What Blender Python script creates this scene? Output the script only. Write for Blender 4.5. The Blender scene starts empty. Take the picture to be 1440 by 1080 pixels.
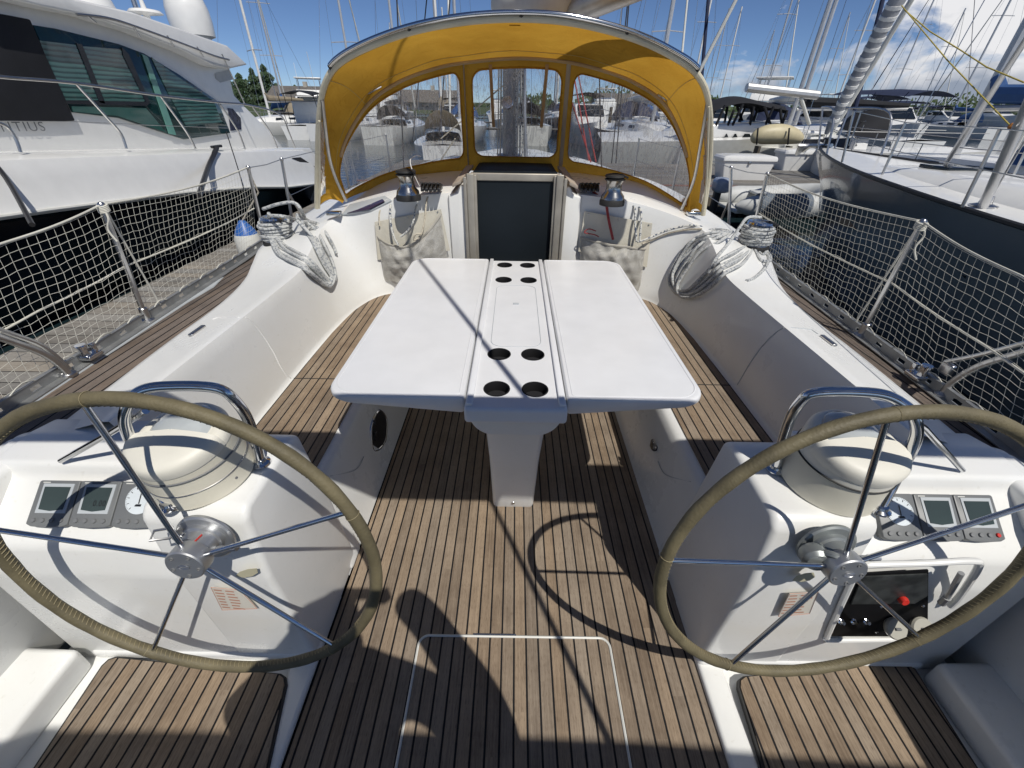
import bpy, bmesh, math, random
from mathutils import Vector, Matrix, Euler
random.seed(7)
R = math.radians
SC = bpy.context.scene
COL = SC.collection
# ------------------------------------------------------------------ camera
EYE = Vector((0, 0, 1.65)); FPX = 580.0; PITCH = R(34.1); ROLL = R(0.9)
cd = bpy.data.cameras.new('camera'); cam = bpy.data.objects.new('camera', cd); COL.objects.link(cam)
cd.sensor_width = 36; cd.sensor_fit = 'HORIZONTAL'; cd.lens = 36 * FPX / 1440
cd.clip_start = 0.02; cd.clip_end = 4000
cam.location = EYE
cam.rotation_mode = 'QUATERNION'
cam.rotation_quaternion = (Matrix.Rotation(math.pi / 2 - PITCH, 3, 'X') @ Matrix.Rotation(ROLL, 3, 'Z')).to_quaternion()
SC.camera = cam
# ------------------------------------------------------------------ light
SUNDIR = Vector((0.35, -0.57, 1.0)).normalized()          # towards the sun
sd = bpy.data.lights.new('sun', 'SUN'); sun = bpy.data.objects.new('sun', sd); COL.objects.link(sun)
sd.energy = 3.75; sd.angle = R(0.5); sd.color = (1.0, 0.955, 0.88)
sun.rotation_mode = 'QUATERNION'; sun.rotation_quaternion = SUNDIR.to_track_quat('Z', 'Y')
sun.location = (0, -5, 12)
W = bpy.data.worlds.new('World'); SC.world = W; W.use_nodes = True
def nodes_of(tree):
    nt = tree
    def N(t, **k):
        n = nt.nodes.new(t)
        for a, b in k.items():
            if a.startswith('i_'): n.inputs[a[2:].replace('_', ' ')].default_value = b
            else: setattr(n, a, b)
        return n
    def Lk(a, b): nt.links.new(a, b)
    def math_(op, a, b=None, clamp=False):
        n = nt.nodes.new('ShaderNodeMath'); n.operation = op; n.use_clamp = clamp
        for i, v in enumerate((a, b)):
            if v is None: continue
            if isinstance(v, (int, float)): n.inputs[i].default_value = v
            else: nt.links.new(v, n.inputs[i])
        return n.outputs[0]
    def ramp(inp, stops, interp='LINEAR'):
        n = nt.nodes.new('ShaderNodeValToRGB'); n.color_ramp.interpolation = interp
        el = n.color_ramp.elements
        while len(el) > 1: el.remove(el[0])
        el[0].position = stops[0][0]; el[0].color = stops[0][1]
        for p_, c_ in stops[1:]:
            e = el.new(p_); e.color = c_
        nt.links.new(inp, n.inputs[0]); return n.outputs[0]
    def mix(fac, a, b, bt='MIX'):
        n = nt.nodes.new('ShaderNodeMix'); n.data_type = 'RGBA'; n.blend_type = bt
        for i, v in ((0, fac), (6, a), (7, b)):
            if isinstance(v, (int, float)): n.inputs[i].default_value = v
            elif isinstance(v, tuple): n.inputs[i].default_value = v
            else: nt.links.new(v, n.inputs[i])
        return n.outputs[2]
    return N, Lk, math_, ramp, mix
nt = W.node_tree; nt.nodes.clear()
N, Lk, MA, RAMP, MIX = nodes_of(nt)
sky = N('ShaderNodeTexSky', sky_type='NISHITA', sun_disc=False, sun_elevation=math.asin(SUNDIR.z),
        sun_rotation=math.atan2(SUNDIR.x, SUNDIR.y), air_density=0.75, dust_density=0.0, ozone_density=4.0, altitude=2500)
tc = N('ShaderNodeTexCoord')
mp = N('ShaderNodeMapping'); mp.inputs['Scale'].default_value = (1, 1, 1.7); Lk(tc.outputs['Generated'], mp.inputs['Vector'])
n1 = N('ShaderNodeTexNoise'); n1.inputs['Scale'].default_value = 7.5; n1.inputs['Detail'].default_value = 9; n1.inputs['Roughness'].default_value = .56; n1.inputs['Distortion'].default_value = .25
Lk(mp.outputs['Vector'], n1.inputs['Vector'])
def blob(d, w, amp):
    v = N('ShaderNodeVectorMath', operation='DISTANCE'); Lk(tc.outputs['Generated'], v.inputs[0]); v.inputs[1].default_value = Vector(d).normalized()
    q = MA('DIVIDE', v.outputs['Value'], w); q = MA('MULTIPLY', q, q); q = MA('MULTIPLY', q, -1.0); q = MA('EXPONENT', q)
    return MA('MULTIPLY', q, amp)
bs = [blob((.70, .70, .07), .16, .42), blob((.60, .80, .03), .15, .32), blob((.645, .755, .10), .10, .34), blob((.44, .897, .03), .09, .22), blob((.88, .47, .1), .25, .3),
      blob((-.404, .912, .06), .08, .12), blob((.2, -.9, .3), .5, .2), blob((-.8, -.4, .3), .4, .15)]
tot = bs[0]
for b in bs[1:]: tot = MA('MAXIMUM', tot, b)
dens = MA('ADD', n1.outputs['Fac'], tot)
mask = RAMP(dens, [(.67, (0, 0, 0, 1)), (.78, (1, 1, 1, 1))])
n2 = N('ShaderNodeTexNoise'); n2.inputs['Scale'].default_value = 16; n2.inputs['Detail'].default_value = 6
mp2 = N('ShaderNodeMapping'); mp2.inputs['Location'].default_value = (0.02, .03, -.03); Lk(mp.outputs['Vector'], mp2.inputs['Vector']); Lk(mp2.outputs['Vector'], n2.inputs['Vector'])
sepw = N('ShaderNodeSeparateXYZ'); Lk(tc.outputs['Generated'], sepw.inputs[0])
shade = MA('ADD', MA('MULTIPLY', n2.outputs['Fac'], .7), MA('MULTIPLY', sepw.outputs['Z'], 3.4))
cc = RAMP(shade, [(.40, (3.0, 3.5, 4.4, 1)), (.66, (8.6, 8.6, 8.8, 1))])
skc = MIX(1.0, sky.outputs['Color'], (.70, .74, .82, 1), 'MULTIPLY')
bgc = MIX(mask, skc, cc)
bg = N('ShaderNodeBackground'); bg.inputs['Strength'].default_value = 0.09; Lk(bgc, bg.inputs['Color'])
wo = N('ShaderNodeOutputWorld'); Lk(bg.outputs[0], wo.inputs['Surface'])
SC.view_settings.view_transform = 'Standard'; SC.view_settings.look = 'None'
SC.view_settings.exposure = 0.1; SC.view_settings.gamma = 1.0
SC.render.engine = 'CYCLES'
SC.cycles.max_bounces = 8; SC.cycles.transparent_max_bounces = 24

# ------------------------------------------------------------------ survey helpers: sight lines of the photograph met with real planes
def sight(px, py):
    a = (px - 720) / FPX; b = (540 - py) / FPX; c, s = math.cos(ROLL), math.sin(ROLL)
    a2 = a * c - b * s; b2 = a * s + b * c
    return Vector((a2, math.cos(PITCH) + math.sin(PITCH) * b2, -math.sin(PITCH) + math.cos(PITCH) * b2))
def onZ(px, py, z): d = sight(px, py); return EYE + d * ((z - EYE.z) / d.z)
def onY(px, py, y): d = sight(px, py); return EYE + d * (y / d.y)
def onX(px, py, x): d = sight(px, py); return EYE + d * (x / d.x)

# ------------------------------------------------------------------ materials
def mat(name):
    m = bpy.data.materials.new(name); m.use_nodes = True; t = m.node_tree
    return m, t, t.nodes['Principled BSDF']
def setp(b, **k):
    for a, v in k.items():
        n = a.replace('_', ' ')
        b.inputs[n].default_value = (tuple(v) + (1,) if isinstance(v, (tuple, list)) and len(v) == 3 else v)
def simple(name, col, rough=.5, metal=0, var=.08, scale=6, bump=0, bscale=60, coat=0, trans=0, spec=.5):
    m, t, b = mat(name); N, Lk, MA, RAMP, MIX = nodes_of(t)
    setp(b, Roughness=rough, Metallic=metal); b.inputs['Coat Weight'].default_value = coat
    b.inputs['Specular IOR Level'].default_value = spec
    tc = N('ShaderNodeTexCoord'); no = N('ShaderNodeTexNoise'); no.inputs['Scale'].default_value = scale; no.inputs['Detail'].default_value = 6
    Lk(tc.outputs['Object'], no.inputs['Vector'])
    c0 = tuple(max(0, c * (1 - var)) for c in col) + (1,); c1 = tuple(min(1, c * (1 + var)) for c in col) + (1,)
    Lk(RAMP(no.outputs['Fac'], [(.3, c0), (.7, c1)]), b.inputs['Base Color'])
    if bump:
        nb = N('ShaderNodeTexNoise'); nb.inputs['Scale'].default_value = bscale; nb.inputs['Detail'].default_value = 4
        Lk(tc.outputs['Object'], nb.inputs['Vector'])
        bp = N('ShaderNodeBump'); bp.inputs['Strength'].default_value = bump; bp.inputs['Distance'].default_value = .01
        Lk(nb.outputs['Fac'], bp.inputs['Height']); Lk(bp.outputs[0], b.inputs['Normal'])
    if trans: b.inputs['Transmission Weight'].default_value = trans
    return m
def gel(name, col):
    m, t, b = mat(name); N, Lk, MA, RAMP, MIX = nodes_of(t)
    tc = N('ShaderNodeTexCoord')
    a = N('ShaderNodeTexNoise'); a.inputs['Scale'].default_value = 2.2; a.inputs['Detail'].default_value = 8; a.inputs['Roughness'].default_value = .65; Lk(tc.outputs['Object'], a.inputs['Vector'])
    g = N('ShaderNodeTexNoise'); g.inputs['Scale'].default_value = 55; g.inputs['Detail'].default_value = 5; Lk(tc.outputs['Object'], g.inputs['Vector'])
    c = RAMP(a.outputs['Fac'], [(.34, tuple(x * .95 * y for x, y in zip(col, (1, .99, .97))) + (1,)), (.62, tuple(col) + (1,))])
    c2 = RAMP(g.outputs['Fac'], [(.27, (.88, .87, .84, 1)), (.36, (1, 1, 1, 1))])
    Lk(MIX(.55, c, MIX(1.0, c, c2, 'MULTIPLY')), b.inputs['Base Color'])
    Lk(RAMP(a.outputs['Fac'], [(.3, (.42, .42, .42, 1)), (.7, (.22, .22, .22, 1))]), b.inputs['Roughness']); b.inputs['Coat Weight'].default_value = .12
    bp = N('ShaderNodeBump'); bp.inputs['Strength'].default_value = .12; bp.inputs['Distance'].default_value = .006
    w = N('ShaderNodeTexNoise'); w.inputs['Scale'].default_value = 9; w.inputs['Detail'].default_value = 2; Lk(tc.outputs['Object'], w.inputs['Vector'])
    Lk(w.outputs['Fac'], bp.inputs['Height']); Lk(bp.outputs[0], b.inputs['Normal'])
    return m
def teak(name, w=.0446, off=0.5, c0=(.158, .118, .084), c1=(.375, .295, .212), caulk=(.008, .008, .009), axis='X', gap=.075, joint=1.6):
    m, t, b = mat(name); N, Lk, MA, RAMP, MIX = nodes_of(t)
    tc = N('ShaderNodeTexCoord'); s = N('ShaderNodeSeparateXYZ'); Lk(tc.outputs['Object'], s.inputs[0])
    across = s.outputs['X' if axis == 'X' else 'Y']; along = s.outputs['Y' if axis == 'X' else 'X']
    wob = N('ShaderNodeTexNoise'); wob.inputs['Scale'].default_value = 1.7; Lk(tc.outputs['Object'], wob.inputs['Vector'])
    u = MA('ADD', MA('DIVIDE', across, w), off); u = MA('ADD', u, MA('MULTIPLY', MA('SUBTRACT', wob.outputs['Fac'], .5), .03))
    idx = MA('FLOOR', u); fr = MA('FRACT', u)
    d = MA('ABSOLUTE', MA('SUBTRACT', fr, .5))
    isc = MA('GREATER_THAN', d, .5 - gap)
    cmb = N('ShaderNodeCombineXYZ'); Lk(idx, cmb.inputs[0])
    wn = N('ShaderNodeTexWhiteNoise', noise_dimensions='1D'); Lk(idx, wn.inputs['W'])
    al = MA('ADD', along, MA('MULTIPLY', wn.outputs['Value'], 7.3))
    jn = MA('DIVIDE', al, joint); jf = MA('ABSOLUTE', MA('SUBTRACT', MA('FRACT', jn), .5)); seg = MA('FLOOR', jn)
    wn2 = N('ShaderNodeTexWhiteNoise', noise_dimensions='2D'); cm2 = N('ShaderNodeCombineXYZ'); Lk(idx, cm2.inputs[0]); Lk(seg, cm2.inputs[1]); Lk(cm2.outputs[0], wn2.inputs['Vector'])
    gv = N('ShaderNodeCombineXYZ'); Lk(MA('ADD', MA('MULTIPLY', across, 95.), MA('MULTIPLY', idx, 3.1)), gv.inputs[0]); Lk(MA('MULTIPLY', along, 2.6), gv.inputs[1]); Lk(MA('MULTIPLY', wn2.outputs['Value'], 30), gv.inputs[2])
    g = N('ShaderNodeTexNoise'); g.inputs['Scale'].default_value = 1.6; g.inputs['Detail'].default_value = 7; g.inputs['Roughness'].default_value = .7; g.inputs['Distortion'].default_value = .6; Lk(gv.outputs[0], g.inputs['Vector'])
    st = N('ShaderNodeTexNoise'); st.inputs['Scale'].default_value = 5; st.inputs['Detail'].default_value = 8; st.inputs['Roughness'].default_value = .7; Lk(tc.outputs['Object'], st.inputs['Vector'])
    fac = MA('ADD', MA('MULTIPLY', g.outputs['Fac'], .62), MA('MULTIPLY', wn2.outputs['Value'], .15))
    fac = MA('ADD', fac, MA('MULTIPLY', MA('SUBTRACT', st.outputs['Fac'], .5), .55))
    mid = tuple((p + q) / 2 for p, q in zip(c0, c1))
    wood = RAMP(fac, [(.22, tuple(c0) + (1,)), (.42, mid + (1,)), (.66, tuple(c1) + (1,))])
    hue = MIX(wn.outputs['Value'], (1.0, .97, .93, 1), (.92, .97, 1.04, 1)); wood = MIX(1.0, wood, hue, 'MULTIPLY')
    pore = N('ShaderNodeTexNoise'); pore.inputs['Scale'].default_value = 9; pore.inputs['Detail'].default_value = 3
    pv = N('ShaderNodeCombineXYZ'); Lk(MA('MULTIPLY', across, 60.), pv.inputs[0]); Lk(MA('MULTIPLY', along, 5.), pv.inputs[1]); Lk(pv.outputs[0], pore.inputs['Vector'])
    wood = MIX(RAMP(pore.outputs['Fac'], [(.33, (.55, .55, .55, 1)), (.45, (0, 0, 0, 1))]), wood, (.10, .065, .04, 1))
    Lk(MIX(isc, wood, tuple(caulk) + (1,)), b.inputs['Base Color'])
    b.inputs['Roughness'].default_value = .72; b.inputs['Specular IOR Level'].default_value = .25
    h = MA('SUBTRACT', MA('MULTIPLY', g.outputs['Fac'], .12), MA('MULTIPLY', RAMP(d, [(.5 - gap * 1.4, (0, 0, 0, 1)), (.5 - gap * .8, (1, 1, 1, 1))]), .5))
    bp = N('ShaderNodeBump'); bp.inputs['Strength'].default_value = .5; bp.inputs['Distance'].default_value = .003; Lk(h, bp.inputs['Height']); Lk(bp.outputs[0], b.inputs['Normal'])
    return m
GEL = gel('white gelcoat', (.775, .782, .768))
GELT = simple('table gelcoat', (.71, .72, .735), .30, var=.035, scale=7, bump=.06, bscale=30)
TEAK = teak('teak planks')
TEAKD = teak('side deck teak', w=.05, c0=(.09, .072, .060), c1=(.24, .195, .16))
DOCKM = teak('weathered dock planks', w=.14, c0=(.13, .12, .105), c1=(.36, .335, .295), caulk=(.01, .01, .01), axis='Y', gap=.03, joint=40)
DOCKX = teak('far dock planks', w=.2, c0=(.11, .105, .1), c1=(.3, .29, .27), caulk=(.01, .01, .01), axis='Y', gap=.05, joint=3)
DRUM = simple('worn winch chrome', (.45, .44, .42), .22, 1, var=.1, scale=30)
CHROME = simple('polished steel', (.62, .63, .65), .12, 1, var=.04, scale=8)
STEEL = simple('brushed steel', (.5, .5, .5), .3, 1, var=.1, scale=20)
ALU = simple('satin aluminium', (.5, .51, .52), .42, .85, var=.1, scale=14, bump=.05)
ALUD = simple('weathered rail aluminium', (.36, .37, .37), .5, .7, var=.2, scale=10)
LEATHER = simple('olive leather', (.135, .115, .065), .62, var=.28, scale=12, bump=.2, bscale=160)
STITCH = simple('leather thread', (.26, .22, .13), .8)
BLACK = simple('black plastic', (.018, .018, .02), .4)
SATBLK = simple('dull black rubber', (.02, .02, .02), .7)
DGREY = simple('dark grey plastic', (.16, .165, .17), .5)
IGREY = simple('instrument grey plastic', (.15, .157, .16), .45)
LGREY = simple('light grey trim', (.42, .45, .47), .5)
LCD = simple('instrument lcd', (.045, .062, .060), .15, var=.15)
DIAL = simple('instrument dial face', (.62, .67, .70), .3)
SMOKE = simple('smoked acrylic', (.010, .014, .018), .55, var=.4, scale=1.2, spec=.15)
CREAM = simple('cream canvas', (.56, .52, .40), .85, var=.12, bump=.2)
BEIGE = simple('aged beige plastic', (.60, .575, .48), .55, var=.10, scale=4, bump=.08, bscale=20)
FADED = simple('faded white plastic', (.70, .68, .60), .5, var=.08, scale=5)
TAN = simple('weathered hatch trim', (.33, .28, .23), .6, var=.15)
RED = simple('red plastic', (.55, .03, .02), .4)
REDROPE = simple('red rope', (.33, .05, .05), .85, var=.35, scale=120, bump=.6, bscale=220)
NETM = simple('net twine', (.56, .55, .49), .9, var=.15)
BLUEP = simple('blue vinyl', (.02, .11, .38), .4)
NAVY = simple('navy canvas', (.012, .02, .055), .85, var=.2)
DARKC = simple('black canvas', (.008, .009, .013), .85, var=.25, scale=3, bump=.3, bscale=8)
YROPE = simple('yellow rope', (.45, .36, .08), .85)
SKIN = simple('skin', (.45, .28, .2), .6); CLOTH = simple('grey shirt cloth', (.2, .22, .25), .9)
WHT = simple('white boat paint', (.74, .74, .72), .25, var=.03, coat=.3)
WHT2 = simple('off white boat paint', (.62, .62, .58), .35, var=.06)
GREYH = simple('grey hull paint', (.125, .150, .162), .16, var=.10, scale=1.2, coat=.5)
BLKH = simple('black hull paint', (.006, .008, .013), .25, var=.4, scale=1)
GREENG = simple('tinted green glass', (.010, .035, .036), .05, var=.2, coat=.2)
CANVB = simple('blue canvas', (.02, .07, .2), .85)
CANVT = simple('tan canvas', (.25, .21, .15), .85)
MAST = simple('mast aluminium', (.55, .55, .55), .4, .5, var=.08)
MASTW = simple('white mast paint', (.7, .7, .68), .4)
DKWIN = simple('dark boat window', (.012, .016, .02), .08)
ROOF = simple('grey shingle roof', (.12, .11, .10), .9, var=.25, scale=2)
WALL = simple('pale house wall', (.45, .42, .36), .85)
def rope_mat(name, base, fleck, sc=90):
    m, t, b = mat(name); N, Lk, MA, RAMP, MIX = nodes_of(t)
    tc = N('ShaderNodeTexCoord'); v = N('ShaderNodeTexNoise'); v.inputs['Scale'].default_value = sc; v.inputs['Detail'].default_value = 1
    Lk(tc.outputs['Object'], v.inputs['Vector'])
    Lk(RAMP(v.outputs['Fac'], [(.40, fleck + (1,)), (.47, base + (1,))]), b.inputs['Base Color'])
    b.inputs['Roughness'].default_value = .9
    v2 = N('ShaderNodeTexVoronoi'); v2.inputs['Scale'].default_value = 260; Lk(tc.outputs['Object'], v2.inputs['Vector'])
    bp = N('ShaderNodeBump'); bp.inputs['Strength'].default_value = .7; bp.inputs['Distance'].default_value = .002; Lk(v2.outputs['Distance'], bp.inputs['Height']); Lk(bp.outputs[0], b.inputs['Normal'])
    return m
ROPE = rope_mat('grey braided rope', (.50, .51, .50), (.26, .28, .30), 70)
ROPE2 = rope_mat('flecked rope', (.58, .58, .54), (.06, .08, .13), 70)
ROPEP = rope_mat('plain cream rope', (.55, .5, .4), (.4, .36, .28), 90)
def yellow():
    m, t, b = mat('yellow acrylic canvas'); N, Lk, MA, RAMP, MIX = nodes_of(t)
    tc = N('ShaderNodeTexCoord'); n = N('ShaderNodeTexNoise'); n.inputs['Scale'].default_value = 3; n.inputs['Detail'].default_value = 8; Lk(tc.outputs['Object'], n.inputs['Vector'])
    c = RAMP(n.outputs['Fac'], [(.3, (.52, .275, .035, 1)), (.7, (.66, .375, .055, 1))])
    d = N('ShaderNodeBsdfDiffuse'); tr = N('ShaderNodeBsdfTranslucent'); mx = N('ShaderNodeMixShader'); mx.inputs[0].default_value = .42
    w = N('ShaderNodeTexNoise'); w.inputs['Scale'].default_value = 7; w.inputs['Detail'].default_value = 3; w.inputs['Distortion'].default_value = 1.2; Lk(tc.outputs['Object'], w.inputs['Vector'])
    bp = N('ShaderNodeBump'); bp.inputs['Strength'].default_value = .8; bp.inputs['Distance'].default_value = .05; Lk(w.outputs['Fac'], bp.inputs['Height'])
    Lk(bp.outputs[0], d.inputs['Normal'])
    Lk(c, d.inputs[0]); Lk(c, tr.inputs[0]); Lk(d.outputs[0], mx.inputs[1]); Lk(tr.outputs[0], mx.inputs[2]); Lk(mx.outputs[0], t.nodes['Material Output'].inputs[0])
    return m
YEL = yellow()
def vinyl():
    m, t, b = mat('clear window vinyl'); N, Lk, MA, RAMP, MIX = nodes_of(t)
    tc = N('ShaderNodeTexCoord'); mp = N('ShaderNodeMapping'); mp.inputs['Scale'].default_value = (7, 3, 1.0); Lk(tc.outputs['Object'], mp.inputs[0])
    n = N('ShaderNodeTexNoise'); n.inputs['Scale'].default_value = 3.2; n.inputs['Detail'].default_value = 5; n.inputs['Distortion'].default_value = 1.6; Lk(mp.outputs[0], n.inputs['Vector'])
    s = N('ShaderNodeSeparateXYZ'); Lk(tc.outputs['Object'], s.inputs[0])
    low = RAMP(MA('SUBTRACT', s.outputs['Z'], 1.0), [(.1, (1, 1, 1, 1)), (.7, (.35, .35, .35, 1))])
    streak = MA('MULTIPLY', RAMP(n.outputs['Fac'], [(.50, (0, 0, 0, 1)), (.545, (.9, .9, .9, 1)), (.60, (0, 0, 0, 1))]), low)
    big = N('ShaderNodeTexNoise'); big.inputs['Scale'].default_value = 2.6; big.inputs['Detail'].default_value = 4; big.inputs['Distortion'].default_value = 1.5; Lk(tc.outputs['Object'], big.inputs['Vector'])
    fac = MA('ADD', MA('ADD', MA('MULTIPLY', low, .07), MA('MULTIPLY', streak, .45)), MA('MULTIPLY', RAMP(big.outputs['Fac'], [(.4, (.25, .25, .25, 1)), (.65, (1, 1, 1, 1))]), .15))
    tr = N('ShaderNodeBsdfTransparent'); tr.inputs[0].default_value = (.90, .91, .92, 1); df = N('ShaderNodeBsdfDiffuse'); df.inputs[0].default_value = (.75, .76, .78, 1)
    m1 = N('ShaderNodeMixShader'); Lk(fac, m1.inputs[0]); Lk(tr.outputs[0], m1.inputs[1]); Lk(df.outputs[0], m1.inputs[2])
    gl = N('ShaderNodeBsdfGlossy'); gl.inputs['Roughness'].default_value = .06; gl.inputs['Color'].default_value = (1, 1, 1, 1)
    bp = N('ShaderNodeBump'); bp.inputs['Strength'].default_value = .6; bp.inputs['Distance'].default_value = .03; Lk(n.outputs['Fac'], bp.inputs['Height']); Lk(bp.outputs[0], gl.inputs['Normal'])
    fr = N('ShaderNodeFresnel'); fr.inputs['IOR'].default_value = 1.4
    m2 = N('ShaderNodeMixShader'); Lk(fr.outputs[0], m2.inputs[0]); Lk(m1.outputs[0], m2.inputs[1]); Lk(gl.outputs[0], m2.inputs[2])
    Lk(m2.outputs[0], t.nodes['Material Output'].inputs[0]); return m
VINYL = vinyl()
def meshbag():
    m, t, b = mat('grey pocket netting'); N, Lk, MA, RAMP, MIX = nodes_of(t)
    tc = N('ShaderNodeTexCoord'); n = N('ShaderNodeTexNoise'); n.inputs['Scale'].default_value = 9; n.inputs['Detail'].default_value = 5; n.inputs['Distortion'].default_value = 2.2; Lk(tc.outputs['Object'], n.inputs['Vector'])
    c = RAMP(n.outputs['Fac'], [(.36, (.36, .35, .32, 1)), (.5, (.42, .41, .38, 1)), (.64, (.50, .49, .46, 1))])
    ch = N('ShaderNodeTexChecker'); ch.inputs['Scale'].default_value = 260; Lk(tc.outputs['Object'], ch.inputs['Vector'])
    Lk(c, b.inputs['Base Color']); b.inputs['Roughness'].default_value = .8
    tr = N('ShaderNodeBsdfTransparent'); mx = N('ShaderNodeMixShader')
    Lk(MA('MULTIPLY', ch.outputs['Fac'], .45), mx.inputs[0]); Lk(b.outputs[0], mx.inputs[1]); Lk(tr.outputs[0], mx.inputs[2]); Lk(mx.outputs[0], t.nodes['Material Output'].inputs[0])
    bp = N('ShaderNodeBump'); bp.inputs['Strength'].default_value = .5; bp.inputs['Distance'].default_value = .012; Lk(n.outputs['Fac'], bp.inputs['Height']); Lk(bp.outputs[0], b.inputs['Normal'])
    return m
BAGM = meshbag()
def blinds():
    m, t, b = mat('green glass over blinds'); N, Lk, MA, RAMP, MIX = nodes_of(t)
    tc = N('ShaderNodeTexCoord'); s = N('ShaderNodeSeparateXYZ'); Lk(tc.outputs['Object'], s.inputs[0])
    no = N('ShaderNodeTexNoise'); no.inputs['Scale'].default_value = 2.5; Lk(tc.outputs['Object'], no.inputs['Vector'])
    f = MA('FRACT', MA('ADD', MA('MULTIPLY', s.outputs['Z'], 19), MA('MULTIPLY', no.outputs['Fac'], .5)))
    Lk(MIX(RAMP(f, [(.3, (0, 0, 0, 1)), (.55, (1, 1, 1, 1))]), (.014, .042, .042, 1), (.055, .135, .125, 1)), b.inputs['Base Color'])
    b.inputs['Roughness'].default_value = .06; b.inputs['Coat Weight'].default_value = .6; return m
BLIND = blinds()
def water():
    m, t, b = mat('harbour water'); N, Lk, MA, RAMP, MIX = nodes_of(t)
    setp(b, Roughness=.06); b.inputs['Base Color'].default_value = (.010, .022, .026, 1)
    tc = N('ShaderNodeTexCoord'); n = N('ShaderNodeTexNoise'); n.inputs['Scale'].default_value = 2.2; n.inputs['Detail'].default_value = 5; n.inputs['Distortion'].default_value = .5; Lk(tc.outputs['Object'], n.inputs['Vector'])
    bp = N('ShaderNodeBump'); bp.inputs['Strength'].default_value = .25; bp.inputs['Distance'].default_value = .12; Lk(n.outputs['Fac'], bp.inputs['Height']); Lk(bp.outputs[0], b.inputs['Normal']); return m
WATER = water()
def leaf(name, c0, c1):
    m, t, b = mat(name); N, Lk, MA, RAMP, MIX = nodes_of(t)
    g = N('ShaderNodeNewGeometry'); wn = N('ShaderNodeTexNoise'); wn.inputs['Scale'].default_value = 1.1; tc = N('ShaderNodeTexCoord'); Lk(tc.outputs['Object'], wn.inputs['Vector'])
    f = MA('ADD', MA('MULTIPLY', g.outputs['Random Per Island'], .6), MA('MULTIPLY', wn.outputs['Fac'], .5))
    Lk(RAMP(f, [(.2, c0 + (1,)), (.85, c1 + (1,))]), b.inputs['Base Color']); b.inputs['Roughness'].default_value = .7; return m
LEAF = leaf('conifer needles', (.012, .028, .012), (.045, .085, .03)); LEAF2 = leaf('broad leaves', (.02, .04, .012), (.075, .12, .035))
BARK = simple('bark', (.09, .065, .045), .9)
GRASS = simple('shore grass', (.05, .07, .03), .9)

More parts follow.
